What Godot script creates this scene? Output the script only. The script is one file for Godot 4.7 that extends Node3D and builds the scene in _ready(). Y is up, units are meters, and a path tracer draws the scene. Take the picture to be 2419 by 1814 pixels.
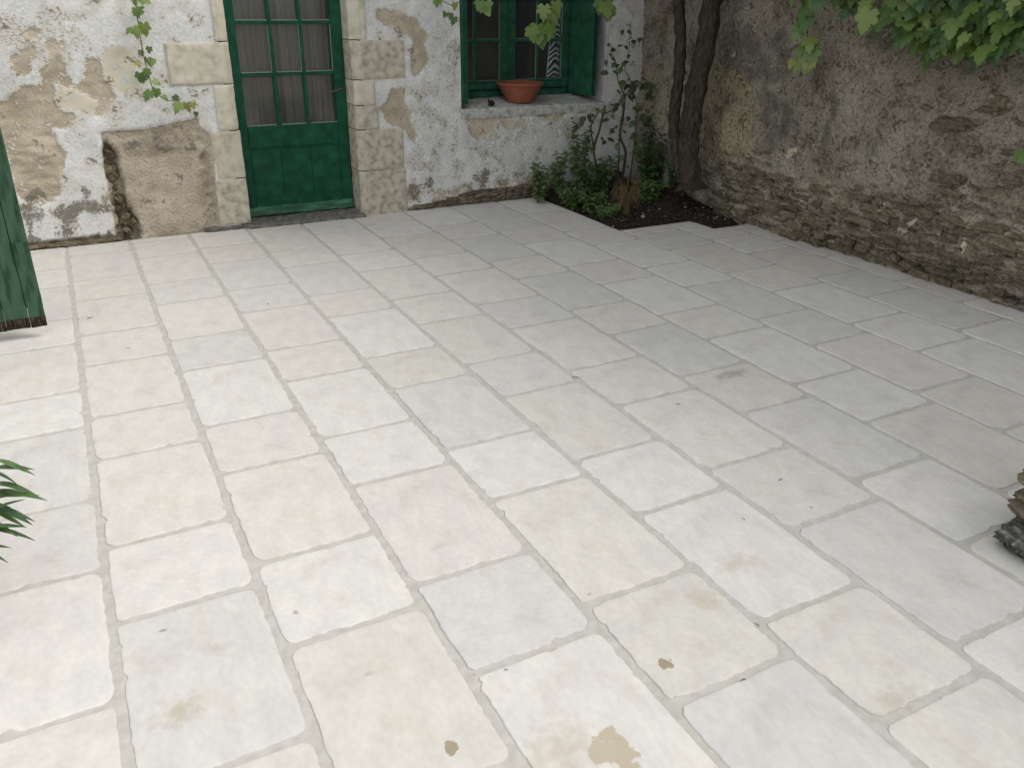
extends Node3D
# A paved courtyard in front of an old limewashed house. Units are metres, y is up; the house front lies along x at z = HZ, the garden wall along z at x = WX.

const PW := 2419.0
const PH := 1814.0
const FOCAL := 1964.743
const EYE := Vector3(0, 1.6, 0)
const HZ := -6.4
const WX := 4.6
var cam_basis := Basis(Vector3(0.88759, 0.00998, 0.46052), Vector3(0.18632, 0.90655, -0.37875), Vector3(-0.42126, 0.42198, 0.80279))
var rng := RandomNumberGenerator.new()
var noise_a := FastNoiseLite.new()
var noise_b := FastNoiseLite.new()
var noise_c := FastNoiseLite.new()
var M := {}
var taken := {}


# ---------------------------------------------------------------- pixels to points
func look(u: float, v: float) -> Vector3:
	return cam_basis * Vector3((u - PW / 2.0) / FOCAL, -(v - PH / 2.0) / FOCAL, -1.0)

func on_y(u: float, v: float, y: float) -> Vector3:
	var d := look(u, v)
	return EYE + d * ((y - EYE.y) / d.y)

func on_z(u: float, v: float, z: float) -> Vector3:
	var d := look(u, v)
	return EYE + d * ((z - EYE.z) / d.z)

func on_x(u: float, v: float, x: float) -> Vector3:
	var d := look(u, v)
	return EYE + d * ((x - EYE.x) / d.x)

func seen_at(p: Vector3) -> Vector2:
	var q := cam_basis.inverse() * (p - EYE)
	if q.z > -0.05:
		return Vector2(-9999, -9999)
	return Vector2(q.x / -q.z * FOCAL + PW / 2.0, -q.y / -q.z * FOCAL + PH / 2.0)


# ---------------------------------------------------------------- nodes
func numbered(called: String) -> String:
	if not taken.has(called):
		taken[called] = 0
		return called
	taken[called] += 1
	return "%s_%03d" % [called, taken[called]]

func tag(o: Node, label: String, category: String, group := "") -> Node:
	o.set_meta("label", label)
	o.set_meta("category", category)
	if group:
		o.set_meta("group", group)
	return o

func thing(called: String, label: String, category: String, at := Vector3.ZERO, group := "") -> Node3D:
	var o := Node3D.new()
	o.name = numbered(called)
	add_child(o)
	o.position = at
	tag(o, label, category, group)
	return o

func put(called: String, mesh: Mesh, mat: Material, parent: Node3D = self, at := Vector3.ZERO) -> MeshInstance3D:
	var o := MeshInstance3D.new()
	o.name = numbered(called) if parent == self else called
	o.mesh = mesh
	o.material_override = mat
	o.cast_shadow = GeometryInstance3D.SHADOW_CASTING_SETTING_ON
	parent.add_child(o, true)
	o.position = at
	return o

func holder(called: String, parent: Node3D, at := Vector3.ZERO) -> Node3D:
	var o := Node3D.new()
	o.name = called
	parent.add_child(o, true)
	o.position = at
	return o


# ---------------------------------------------------------------- meshes
# front faces run clockwise: the normal of a, b, c is (c - a) x (b - a)
func commit(v: PackedVector3Array, ix: PackedInt32Array, uv := PackedVector2Array(), smooth := true, col := PackedColorArray()) -> ArrayMesh:
	var n := PackedVector3Array()
	if not smooth:
		var v2 := PackedVector3Array()
		var uv2 := PackedVector2Array()
		var c2 := PackedColorArray()
		for i in ix:
			v2.append(v[i])
			if uv.size():
				uv2.append(uv[i])
			if col.size():
				c2.append(col[i])
		v = v2
		uv = uv2
		col = c2
		var k := v.size()
		ix = PackedInt32Array(range(k))
	n.resize(v.size())
	n.fill(Vector3.ZERO)
	for t in range(0, ix.size(), 3):
		var a := ix[t]
		var b := ix[t + 1]
		var c := ix[t + 2]
		var m := (v[c] - v[a]).cross(v[b] - v[a])
		n[a] += m
		n[b] += m
		n[c] += m
	for i in n.size():
		n[i] = n[i].normalized() if n[i].length_squared() > 1e-20 else Vector3.UP
	var arr := []
	arr.resize(Mesh.ARRAY_MAX)
	arr[Mesh.ARRAY_VERTEX] = v
	arr[Mesh.ARRAY_NORMAL] = n
	arr[Mesh.ARRAY_INDEX] = ix
	if uv.size():
		arr[Mesh.ARRAY_TEX_UV] = uv
	if col.size():
		arr[Mesh.ARRAY_COLOR] = col
	var m2 := ArrayMesh.new()
	m2.add_surface_from_arrays(Mesh.PRIMITIVE_TRIANGLES, arr)
	return m2

class Geo:
	var v := PackedVector3Array()
	var ix := PackedInt32Array()
	var uv := PackedVector2Array()
	func tri(a: int, b: int, c: int) -> void:
		ix.append(a)
		ix.append(b)
		ix.append(c)
	func quad(a: int, b: int, c: int, d: int) -> void:
		tri(a, b, c)
		tri(a, c, d)

# box with bevelled edges, flat shaded
func bevel_box(size: Vector3, b := 0.004) -> ArrayMesh:
	var g := Geo.new()
	add_bevel_box(g, Vector3.ZERO, size, b)
	return commit(g.v, g.ix, PackedVector2Array(), false)

func add_bevel_box(g: Geo, c: Vector3, size: Vector3, b: float, turn := Basis()) -> void:
	var h := size / 2.0
	b = min(b, min(h.x, min(h.y, h.z)) * 0.9)
	var pts := []
	for ax in 3:
		for s in [-1.0, 1.0]:
			for k in 4:
				var sa := -1.0 if (k == 0 or k == 3) else 1.0
				var sb := -1.0 if k < 2 else 1.0
				var p := Vector3.ZERO
				p[ax] = h[ax] * s
				p[(ax + 1) % 3] = (h[(ax + 1) % 3] - b) * sa
				p[(ax + 2) % 3] = (h[(ax + 2) % 3] - b) * sb
				pts.append(p)
	hull(g, pts, c, turn)

# convex hull faces of few points (brute force, for boxes with bevels)
func hull(g: Geo, pts: Array, c: Vector3, turn: Basis) -> void:
	var done := {}
	var n := pts.size()
	for i in n:
		for j in range(i + 1, n):
			for k in range(j + 1, n):
				var m: Vector3 = (pts[j] - pts[i]).cross(pts[k] - pts[i])
				if m.length_squared() < 1e-16:
					continue
				m = m.normalized()
				var d: float = m.dot(pts[i])
				if d < 0:
					m = -m
					d = -d
				var ok := true
				for q in pts:
					if m.dot(q) > d + 1e-5:
						ok = false
						break
				if not ok:
					continue
				var key := "%d %d %d" % [roundi(m.x * 500), roundi(m.y * 500), roundi(m.z * 500)]
				if done.has(key):
					continue
				done[key] = true
				var face := []
				var mid := Vector3.ZERO
				for q in pts:
					if absf(m.dot(q) - d) < 1e-5:
						face.append(q)
						mid += q
				mid /= face.size()
				var e1: Vector3 = (face[0] - mid).normalized()
				var e2 := m.cross(e1)
				face.sort_custom(func(p, q): return atan2((p - mid).dot(e2), (p - mid).dot(e1)) > atan2((q - mid).dot(e2), (q - mid).dot(e1)))
				var s := g.v.size()
				for q in face:
					g.v.append(c + turn * q)
				for t in range(1, face.size() - 1):
					g.tri(s, s + t, s + t + 1)

func tube(path: Array, radii: Array, sides := 7, flute := 0.0, caps := true) -> ArrayMesh:
	var g := Geo.new()
	add_tube(g, path, radii, sides, flute, caps)
	return commit(g.v, g.ix, g.uv)

func add_tube(g: Geo, path: Array, radii: Array, sides := 7, flute := 0.0, caps := true) -> void:
	var s0 := g.v.size()
	var prev := Vector3(0.3, 0.1, 1).normalized()
	var run := 0.0
	for i in path.size():
		var d: Vector3 = (path[min(i + 1, path.size() - 1)] - path[max(i - 1, 0)]).normalized()
		var e1 := (prev - d * prev.dot(d)).normalized()
		var e2 := d.cross(e1)
		prev = e1
		if i:
			run += path[i].distance_to(path[i - 1])
		for k in sides:
			var a := TAU * k / sides
			var r: float = radii[i] if radii.size() > 1 else radii[0]
			if flute > 0.0:
				r *= 1.0 + flute * (noise_a.get_noise_3d(cos(a) * 60.0, sin(a) * 60.0, run * 90.0 + a * 9.0) * 1.3 + 0.35 * sin(a * 5.0 + run * 3.0))
			g.v.append(path[i] + (e1 * cos(a) + e2 * sin(a)) * r)
			g.uv.append(Vector2(float(k) / sides, run))
	for i in path.size() - 1:
		for k in sides:
			var a := s0 + i * sides + k
			var b := s0 + i * sides + (k + 1) % sides
			g.quad(a, a + sides, b + sides, b)
	if caps:
		for e in [0, path.size() - 1]:
			var c := g.v.size()
			g.v.append(path[e])
			g.uv.append(Vector2.ZERO)
			for k in sides:
				var a: int = s0 + e * sides + k
				var b: int = s0 + e * sides + (k + 1) % sides
				if e == 0:
					g.tri(c, a, b)
				else:
					g.tri(c, b, a)

func smooth_path(pts: Array, per := 5) -> Array:
	var out := []
	for i in pts.size() - 1:
		var p0: Vector3 = pts[max(i - 1, 0)]
		var p1: Vector3 = pts[i]
		var p2: Vector3 = pts[i + 1]
		var p3: Vector3 = pts[min(i + 2, pts.size() - 1)]
		for k in per:
			out.append(p1.cubic_interpolate(p2, p0, p3, float(k) / per))
	out.append(pts[-1])
	return out

func taper(n: int, a: float, b: float) -> Array:
	var out := []
	for i in n:
		out.append(lerpf(a, b, float(i) / max(n - 1, 1)))
	return out

# a weathered stone: a rounded box of unit size (scaled by its node), roughened
func stone_mesh(sd: int, power := 0.45, rough := 0.13, layered := 0.0, nu := 14, nv := 9, soft := false) -> ArrayMesh:
	var g := Geo.new()
	for j in nv + 1:
		var th := PI * (float(j) / nv - 0.5)
		for i in nu:
			var ph := TAU * i / nu
			var cx := cos(th) * cos(ph)
			var cy := sin(th)
			var cz := cos(th) * sin(ph)
			var m := maxf(absf(cx), maxf(absf(cy), absf(cz)))
			var sq := Vector3(cx, cy, cz) / m
			var p := Vector3(cx, cy, cz).lerp(sq, power) * 0.5
			var q := p * (0.7 if soft else 2.2) + Vector3(sd * 7.3, sd * 3.1, sd * 5.7)
			p *= 1.0 + rough * 2.0 * noise_b.get_noise_3d(q.x * 30.0, q.y * 30.0, q.z * 30.0) + rough * noise_b.get_noise_3d(q.x * 90.0, q.y * 110.0, q.z * 90.0)
			if layered > 0.0:
				p *= 1.0 + layered * noise_a.get_noise_2d(q.y * 260.0, sd * 31.0)
			g.v.append(p)
			g.uv.append(Vector2(float(i) / nu, float(j) / nv))
	for j in nv:
		for i in nu:
			var a := j * nu + i
			var b := j * nu + (i + 1) % nu
			if j == 0:
				g.tri(a, a + nu, b + nu)
			elif j == nv - 1:
				g.tri(a, a + nu, b)
			else:
				g.quad(a, a + nu, b + nu, b)
	return commit(g.v, g.ix, g.uv, soft)

# a block with a worked front face: grid in (s, t) pushed along the normal by height.call(s, t) in metres, with skirts of some depth behind it
func face_block(o: Vector3, du: Vector3, dv: Vector3, nrm: Vector3, nu: int, nv: int, height: Callable, depth: float, round_r := 0.006) -> ArrayMesh:
	var g := Geo.new()
	var w := du.length()
	var h := dv.length()
	var us := [0.0]
	for k in range(1, nu):
		us.append(float(k) / nu)
	us.append(1.0)
	us.insert(1, minf(round_r * 0.5 / w, us[1] * 0.4))
	us.insert(us.size() - 1, 1.0 - us[1])
	var vs := [0.0]
	for k in range(1, nv):
		vs.append(float(k) / nv)
	vs.append(1.0)
	vs.insert(1, minf(round_r * 0.5 / h, vs[1] * 0.4))
	vs.insert(vs.size() - 1, 1.0 - vs[1])
	var cols := us.size()
	var rows := vs.size()
	for t in vs:
		for s in us:
			var e := minf(minf(s, 1.0 - s) * w, minf(t, 1.0 - t) * h)
			var z: float = height.call(s * w, t * h)
			if e < round_r:
				var q := 1.0 - e / round_r
				z -= round_r * (1.0 - sqrt(maxf(0.0, 1.0 - q * q)))
			var wob := Vector3.ZERO
			if e < 0.0001:
				var p: Vector3 = o + du * s + dv * t
				wob = (du / w) * noise_b.get_noise_3d(p.y * 110.0, p.x * 110.0, 3.0) * 0.004 + (dv / h) * noise_b.get_noise_3d(p.x * 110.0, p.z * 110.0, p.y * 17.0) * 0.004
			g.v.append(o + du * s + dv * t + nrm * z + wob)
			g.uv.append(Vector2(s, 1.0 - t))
	var right := du.cross(dv).dot(nrm) > 0
	for j in rows - 1:
		for i in cols - 1:
			var a := j * cols + i
			if right:
				g.quad(a, a + cols, a + cols + 1, a + 1)
			else:
				g.quad(a, a + 1, a + cols + 1, a + cols)
	# skirts
	var rim := []
	for i in cols:
		rim.append(i)
	for j in range(1, rows):
		rim.append(j * cols + cols - 1)
	for i in range(cols - 2, -1, -1):
		rim.append((rows - 1) * cols + i)
	for j in range(rows - 2, 0, -1):
		rim.append(j * cols)
	var s0 := g.v.size()
	for k in rim:
		g.v.append(g.v[k])
		g.uv.append(g.uv[k])
	var s1 := g.v.size()
	for k in rim:
		g.v.append(g.v[k] - nrm * depth)
		g.uv.append(g.uv[k])
	var nr := rim.size()
	for k in nr:
		var a := s0 + k
		var b := s0 + (k + 1) % nr
		if right:
			g.quad(a, b, s1 + (k + 1) % nr, s1 + k)
		else:
			g.quad(a, s1 + k, s1 + (k + 1) % nr, b)
	return commit(g.v, g.ix, g.uv)

func lathe(profile: Array, sides := 40) -> ArrayMesh:
	var g := Geo.new()
	var n := profile.size()
	for p in profile:
		for k in sides:
			var a := TAU * k / sides
			g.v.append(Vector3(p.x * cos(a), p.y, p.x * sin(a)))
			g.uv.append(Vector2(float(k) / sides, p.y))
	for i in n - 1:
		for k in sides:
			var a := i * sides + k
			var b := i * sides + (k + 1) % sides
			g.quad(a, a + sides, b + sides, b)
	return commit(g.v, g.ix, g.uv)


# ---------------------------------------------------------------- materials
func lin(r: float, g: float, b: float) -> Color:
	return Color(r, g, b).linear_to_srgb()

func plain(c: Color, rough := 0.9, spec := 0.3) -> StandardMaterial3D:
	var m := StandardMaterial3D.new()
	m.albedo_color = c
	m.roughness = rough
	m.metallic_specular = spec
	return m

func noise_tex(sd: int, freq: float, lo: Color, hi: Color, oct := 5, size := 256, stretch := Vector2.ONE, mid = null) -> ImageTexture:
	var n := FastNoiseLite.new()
	n.seed = sd
	n.frequency = freq * 512.0 / size
	n.fractal_octaves = oct
	var im: Image
	if stretch == Vector2.ONE:
		im = n.get_seamless_image(size, size)
	else:
		im = n.get_image(int(size / stretch.x), int(size / stretch.y))
		im.resize(size, size, Image.INTERPOLATE_CUBIC)
	im.convert(Image.FORMAT_L8)
	var src := im.get_data()
	var lut := []
	for k in 256:
		var t := k / 255.0
		if mid == null:
			lut.append(lo.lerp(hi, t))
		else:
			lut.append(lo.lerp(mid, t * 2.0) if t < 0.5 else (mid as Color).lerp(hi, t * 2.0 - 1.0))
	var out := PackedByteArray()
	out.resize(size * size * 3)
	for i in src.size():
		var c: Color = lut[src[i]]
		out[i * 3] = c.r8
		out[i * 3 + 1] = c.g8
		out[i * 3 + 2] = c.b8
	return ImageTexture.create_from_image(Image.create_from_data(size, size, false, Image.FORMAT_RGB8, out))

func height_tex(sd: int, freq: float, oct := 5, size := 512, ridged := false) -> ImageTexture:
	var n := FastNoiseLite.new()
	n.seed = sd
	n.frequency = freq
	n.fractal_octaves = oct
	if ridged:
		n.fractal_type = FastNoiseLite.FRACTAL_RIDGED
	var im := n.get_seamless_image(size, size)
	im.convert(Image.FORMAT_L8)
	return ImageTexture.create_from_image(im)

func textured(tex: Texture2D, tint: Color, metres: float, rough := 0.9, relief: Texture2D = null, relief_cm := 0.3, world := true) -> StandardMaterial3D:
	var m := plain(tint, rough)
	m.albedo_texture = tex
	m.uv1_triplanar = true
	m.uv1_world_triplanar = world
	m.uv1_scale = Vector3.ONE / metres
	if relief:
		m.heightmap_enabled = true
		m.heightmap_texture = relief
		m.heightmap_scale = relief_cm
	return m

func leaf_mat(c: Color, back := 0.35) -> StandardMaterial3D:
	var m := plain(c, 0.45, 0.45)
	m.cull_mode = BaseMaterial3D.CULL_DISABLED
	m.backlight_enabled = true
	m.backlight = Color(back, back * 1.1, back * 0.4)
	return m

func make_materials() -> void:
	var grain := noise_tex(3, 0.02, Color(0.86, 0.85, 0.83), Color(1, 1, 1), 6)
	var fine := height_tex(8, 0.06, 5)
	var lump := height_tex(9, 0.02, 6)
	M.fine = fine
	M.lump = lump
	M.mortar = textured(noise_tex(21, 0.03, Color(0.90, 0.895, 0.88), Color(1, 1, 1), 5), lin(0.535, 0.52, 0.49), 0.9, 0.95, fine, 0.15)
	M.lime = []
	for k in 4:
		M.lime.append(textured(noise_tex(40 + k, 0.012, Color(0.80, 0.79, 0.76), Color(1.0, 1.0, 1.0), 6, 256, Vector2.ONE, Color(0.94, 0.93, 0.90)), [lin(0.65, 0.62, 0.54), lin(0.61, 0.585, 0.515), lin(0.66, 0.635, 0.56), lin(0.58, 0.55, 0.48)][k], 0.7, 0.92, lump, 0.25))
	M.lime_dirty = textured(noise_tex(46, 0.02, Color(0.66, 0.65, 0.63), Color(1.0, 1.0, 1.0), 7, 256, Vector2.ONE, Color(0.90, 0.885, 0.85)), lin(0.60, 0.57, 0.50), 0.8, 0.95, lump, 0.4)
	M.grey_stone = textured(noise_tex(50, 0.015, Color(0.6, 0.59, 0.57), Color(1, 1, 1), 6), lin(0.27, 0.26, 0.24), 0.5, 0.9, lump, 0.3)
	M.green = textured(noise_tex(52, 0.008, Color(0.55, 0.68, 0.62), Color(1, 1, 1), 7), lin(0.013, 0.105, 0.06), 0.6, 0.5, fine, 0.05)
	M.green_window = textured(noise_tex(53, 0.009, Color(0.6, 0.7, 0.66), Color(1, 1, 1), 7), lin(0.034, 0.13, 0.086), 0.6, 0.6, fine, 0.05)
	M.green_worn = textured(noise_tex(54, 0.03, Color(0.30, 0.42, 0.36), Color(0.82, 0.9, 0.84), 6, 256, Vector2(6, 1), Color(0.45, 0.62, 0.53)), lin(0.27, 0.39, 0.32), 0.7, 0.85, fine, 0.2)
	M.putty = textured(noise_tex(55, 0.06, Color(0.35, 0.47, 0.42), Color(1, 1, 1), 5), lin(0.42, 0.47, 0.43), 0.3, 0.9)
	M.rock = []
	var rock_tex := noise_tex(60, 0.02, Color(0.52, 0.49, 0.44), Color(1, 0.98, 0.93), 6, 256, Vector2.ONE, Color(0.80, 0.77, 0.71))
	for c in [lin(0.27, 0.247, 0.205), lin(0.23, 0.215, 0.185), lin(0.31, 0.285, 0.235), lin(0.215, 0.203, 0.18), lin(0.28, 0.262, 0.23)]:
		M.rock.append(textured(rock_tex, c, 0.35, 0.92, lump, 0.8))
	M.slate = textured(noise_tex(61, 0.025, Color(0.3, 0.3, 0.3), Color(1, 1, 0.96), 6, 256, Vector2(1, 4), Color(0.5, 0.5, 0.5)), lin(0.42, 0.41, 0.385), 0.25, 0.9, lump, 0.8)
	M.rubble = []
	for c in [lin(0.33, 0.295, 0.24), lin(0.27, 0.24, 0.195), lin(0.22, 0.20, 0.165)]:
		M.rubble.append(textured(rock_tex, c, 0.3, 0.95, lump, 0.6))
	M.bark = textured(noise_tex(62, 0.05, Color(0.4, 0.38, 0.36), Color(1, 1, 1), 5, 256, Vector2(1, 7), Color(0.62, 0.6, 0.57)), lin(0.125, 0.107, 0.088), 0.35, 0.95, lump, 0.9)
	M.twig = plain(lin(0.06, 0.05, 0.035), 0.9)
	M.twig_green = plain(lin(0.09, 0.10, 0.045), 0.8)
	M.soil = textured(noise_tex(63, 0.03, Color(0.45, 0.43, 0.4), Color(1, 1, 1), 6), lin(0.052, 0.042, 0.032), 0.35, 1.0, lump, 2.0)
	M.terracotta = textured(noise_tex(64, 0.015, Color(0.78, 0.74, 0.72), Color(1, 1, 1), 6), lin(0.36, 0.135, 0.08), 0.3, 0.85, fine, 0.1)
	M.dark_room = plain(lin(0.22, 0.2, 0.17), 0.95)
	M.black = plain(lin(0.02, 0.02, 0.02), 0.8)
	M.iron = plain(lin(0.09, 0.07, 0.06), 0.6)
	var g := plain(Color(0.75, 0.8, 0.78, 0.03), 0.03, 0.4)
	g.transparency = BaseMaterial3D.TRANSPARENCY_ALPHA
	M.glass = g
	M.vine = [leaf_mat(lin(0.105, 0.18, 0.045)), leaf_mat(lin(0.075, 0.14, 0.042)), leaf_mat(lin(0.16, 0.23, 0.065)), leaf_mat(lin(0.055, 0.11, 0.042)), leaf_mat(lin(0.22, 0.22, 0.065))]
	M.rose = [leaf_mat(lin(0.04, 0.045, 0.03), 0.15), leaf_mat(lin(0.055, 0.085, 0.035), 0.25), leaf_mat(lin(0.055, 0.04, 0.032), 0.15)]
	M.herb = [leaf_mat(lin(0.065, 0.115, 0.04)), leaf_mat(lin(0.045, 0.088, 0.035)), leaf_mat(lin(0.085, 0.135, 0.055))]
	M.oleander = [leaf_mat(lin(0.05, 0.10, 0.035), 0.2), leaf_mat(lin(0.075, 0.14, 0.045), 0.25), leaf_mat(lin(0.035, 0.075, 0.035), 0.2)]
	M.straw = plain(lin(0.17, 0.13, 0.07), 0.9)
	M.rot = textured(noise_tex(65, 0.03, Color(0.3, 0.28, 0.25), Color(1, 0.97, 0.9), 5, 256, Vector2(1, 5), Color(0.55, 0.52, 0.46)), lin(0.13, 0.115, 0.09), 0.3, 0.95, lump, 0.6)


# ---------------------------------------------------------------- painted masks for the two old walls
var mask_w := 540
var mask_h := 270
var mask_px := 0.01     # metres per cell
var mask_x0 := -0.7     # left and bottom edge of the mask in wall metres
var mask_y0 := -0.05

func fill_poly(data: PackedByteArray, pts: PackedVector2Array, channel: int, value: int) -> void:
	var cells := PackedVector2Array()
	var lo := Vector2(1e9, 1e9)
	var hi := -lo
	for p in pts:
		var q := Vector2((p.x - mask_x0) / mask_px, mask_h - (p.y - mask_y0) / mask_px)
		cells.append(q)
		lo = lo.min(q)
		hi = hi.max(q)
	for j in range(maxi(0, int(lo.y)), mini(mask_h - 1, int(hi.y) + 1) + 1):
		for i in range(maxi(0, int(lo.x)), mini(mask_w - 1, int(hi.x) + 1) + 1):
			if Geometry2D.is_point_in_polygon(Vector2(i + 0.5, j + 0.5), cells):
				var k := (j * mask_w + i) * 4 + channel
				data[k] = maxi(data[k], value)

func house_poly(off: Vector2, sc: float, flat: Array) -> PackedVector2Array:
	var out := PackedVector2Array()
	for k in range(0, flat.size(), 2):
		var p := on_z(off.x + flat[k] * sc, off.y + flat[k + 1] * sc, HZ)
		out.append(Vector2(p.x, p.y))
	return out

func wall_poly(off: Vector2, sc: float, flat: Array) -> PackedVector2Array:
	var out := PackedVector2Array()
	for k in range(0, flat.size(), 2):
		var p := on_x(off.x + flat[k] * sc, off.y + flat[k + 1] * sc, WX)
		out.append(Vector2(p.z + 6.0 + mask_x0 + 0.5, p.y))    # z = -6.5 is the left edge
	return out

func new_mask() -> PackedByteArray:
	var d := PackedByteArray()
	d.resize(mask_w * mask_h * 4)
	return d

func soften(d: PackedByteArray, by: int) -> Image:
	var im := Image.create_from_data(mask_w, mask_h, false, Image.FORMAT_RGBA8, d)
	im.resize(mask_w / by, mask_h / by, Image.INTERPOLATE_TRILINEAR if false else Image.INTERPOLATE_LANCZOS)
	im.resize(mask_w, mask_h, Image.INTERPOLATE_CUBIC)
	return im

func grey_noise(sd: int, freq: float, w: int, h: int, oct := 5, cellular := false, sx := 1.0, sy := 1.0) -> PackedByteArray:
	var n := FastNoiseLite.new()
	n.seed = sd
	n.frequency = freq
	n.fractal_octaves = oct
	if cellular:
		n.noise_type = FastNoiseLite.TYPE_CELLULAR
	var im := n.get_image(int(w / sx), int(h / sy), false, false, false)
	im.convert(Image.FORMAT_L8)
	if sx != 1.0 or sy != 1.0:
		im.resize(w, h, Image.INTERPOLATE_CUBIC)
	return im.get_data()

var house_low1: Image
var house_low2: Image
var wall_low1: Image
var wall_low2: Image

func house_masks() -> void:
	var a := Vector2(0, 0)
	var sa := 0.3737
	var b := Vector2(500, 0)
	var sb := 0.3497
	var c := Vector2(980, 0)
	var sc := 0.3376
	var d := new_mask()
	# bare sandy render (0)
	for poly in [[0, 640, 80, 600, 120, 560, 210, 530, 250, 500, 230, 440, 300, 420, 340, 470, 350, 560, 330, 640, 370, 700, 480, 715, 450, 780, 410, 830, 330, 810, 360, 900, 420, 980, 410, 1060, 370, 1100, 390, 1180, 330, 1220, 250, 1250, 150, 1190, 60, 1100, 20, 960, -60, 930, -200, 900, -200, 600],
			[60, 345, 130, 320, 220, 290, 215, 400, 195, 470, 110, 475, 70, 400],
			[280, 250, 400, 235, 410, 310, 370, 340, 390, 400, 440, 490, 470, 540, 400, 560, 350, 520, 310, 420, 320, 350, 285, 310],
			[540, 370, 610, 370, 640, 420, 640, 520, 700, 530, 715, 600, 740, 610, 700, 660, 640, 690, 600, 640, 540, 600, 470, 570, 510, 500, 530, 420],
			[150, 195, 200, 180, 250, 185, 250, 235, 190, 245, 145, 220], [590, 700, 700, 660, 690, 700, 600, 750],
			[60, 1120, 140, 1190, 250, 1250, 330, 1215, 390, 1180, 380, 1240, 300, 1300, 200, 1300, 90, 1240]]:
		fill_poly(d, house_poly(a, sa, poly), 0, 255)
	for poly in [[1110, 55, 1180, 55, 1300, 95, 1380, 125, 1430, 200, 1445, 260, 1400, 330, 1430, 420, 1410, 500, 1360, 495, 1380, 400, 1370, 290, 1320, 225, 1250, 195, 1160, 185, 1110, 110],
			[1200, 595, 1300, 595, 1315, 700, 1345, 800, 1390, 940, 1350, 980, 1310, 880, 1190, 830, 1130, 740, 1190, 680]]:
		fill_poly(d, house_poly(b, sb, poly), 0, 250)
	fill_poly(d, house_poly(c, sc, [-20, 100, 45, 190, 95, 240, 75, 330, 105, 420, 60, 490, 20, 540, -20, 540]), 0, 240)
	fill_poly(d, house_poly(c, sc, [345, 775, 565, 770, 565, 870, 520, 945, 400, 975, 365, 900]), 0, 235)
	fill_poly(d, house_poly(c, sc, [560, 765, 1340, 745, 1300, 800, 1100, 800, 1000, 860, 850, 810, 740, 905, 640, 905, 570, 845]), 0, 165)
	fill_poly(d, house_poly(c, sc, [0, 1290, 250, 1335, 420, 1250, 800, 1240, 980, 1260, 980, 1400, 340, 1400, -160, 1450, -160, 1330]), 0, 150)
	# cream undercoat (1)
	for poly in [[340, 600, 390, 540, 450, 570, 500, 590, 600, 600, 655, 630, 650, 690, 560, 720, 470, 710, 380, 690], [640, 290, 800, 285, 865, 380, 865, 560, 780, 595, 700, 540, 645, 500], [330, 810, 420, 980, 390, 1180, 300, 1150, 60, 1110, 200, 1130, 330, 1060, 380, 980]]:
		fill_poly(d, house_poly(a, sa, poly), 1, 215)
	# grey damp stains and darker bands (2)
	for poly in [[130, 1240, 240, 1200, 315, 1240, 300, 1350, 235, 1395, 195, 1330], [510, 1175, 580, 1195, 615, 1290, 600, 1375, 540, 1350, 430, 1365, 340, 1335, 360, 1260, 450, 1290, 500, 1260]]:
		fill_poly(d, house_poly(a, sa, poly), 2, 200)
	fill_poly(d, house_poly(a, sa, [1000, 830, 1230, 760, 1240, 960, 1010, 960, 760, 950, 740, 900, 900, 900]), 2, 120)  # darker brown band across the top of the niche
	fill_poly(d, house_poly(a, sa, [110, 1300, 680, 1270, 740, 1530, 170, 1580]), 2, 105)
	fill_poly(d, house_poly(b, sb, [1330, 1240, 1487, 1200, 1487, 1400, 1330, 1420]), 2, 110)
	fill_poly(d, house_poly(c, sc, [345, 760, 1340, 735, 1340, 800, 345, 830]), 2, 120)  # darker band just below the window sill
	fill_poly(d, house_poly(c, sc, [420, 1180, 900, 1180, 980, 1280, 800, 1290, 340, 1360]), 2, 110)
	# how chipped the wash is (3)
	fill_poly(d, house_poly(a, sa, [-200, 40, 620, 100, 720, 300, 600, 420, 560, 560, 300, 700, -200, 700]), 3, 120)
	fill_poly(d, house_poly(a, sa, [90, 1180, 690, 1180, 740, 1500, 100, 1560]), 3, 110)
	fill_poly(d, house_poly(a, sa, [640, 560, 1250, 660, 1250, 760, 640, 830]), 3, 70)
	fill_poly(d, house_poly(a, sa, [1050, 0, 1330, 0, 1330, 260, 1280, 260, 1260, 60]), 3, 60)
	fill_poly(d, house_poly(b, sb, [1330, 500, 1487, 300, 1487, 1300, 1330, 1200]), 3, 130)
	fill_poly(d, house_poly(c, sc, [0, 60, 300, 300, 320, 900, 340, 1250, 0, 1300]), 3, 135)
	fill_poly(d, house_poly(c, sc, [340, 860, 1000, 800, 1300, 780, 1280, 1000, 1000, 1260, 420, 1260, 350, 1000]), 3, 190)
	house_low1 = soften(d, 3)
	var e := new_mask()
	fill_poly(e, house_poly(a, sa, [625, 830, 930, 815, 1250, 745, 1262, 800, 1330, 850, 1350, 1000, 1395, 1440, 1300, 1480, 1290, 1500, 930, 1540, 850, 1560, 740, 1560, 700, 1300, 660, 1050, 640, 900]), 0, 255)
	fill_poly(e, house_poly(a, sa, [650, 900, 700, 930, 745, 990, 750, 1100, 790, 1180, 790, 1270, 850, 1370, 900, 1480, 850, 1570, 745, 1570, 740, 1400, 700, 1200, 665, 1050]), 1, 255)
	fill_poly(e, house_poly(a, sa, [1262, 975, 1310, 960, 1345, 1200, 1375, 1430, 1310, 1440, 1295, 1250]), 1, 90)
	fill_poly(e, house_poly(a, sa, [740, 990, 1260, 960, 1295, 1490, 930, 1535, 890, 1400, 850, 1250, 790, 1180, 760, 1050]), 2, 255)
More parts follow.
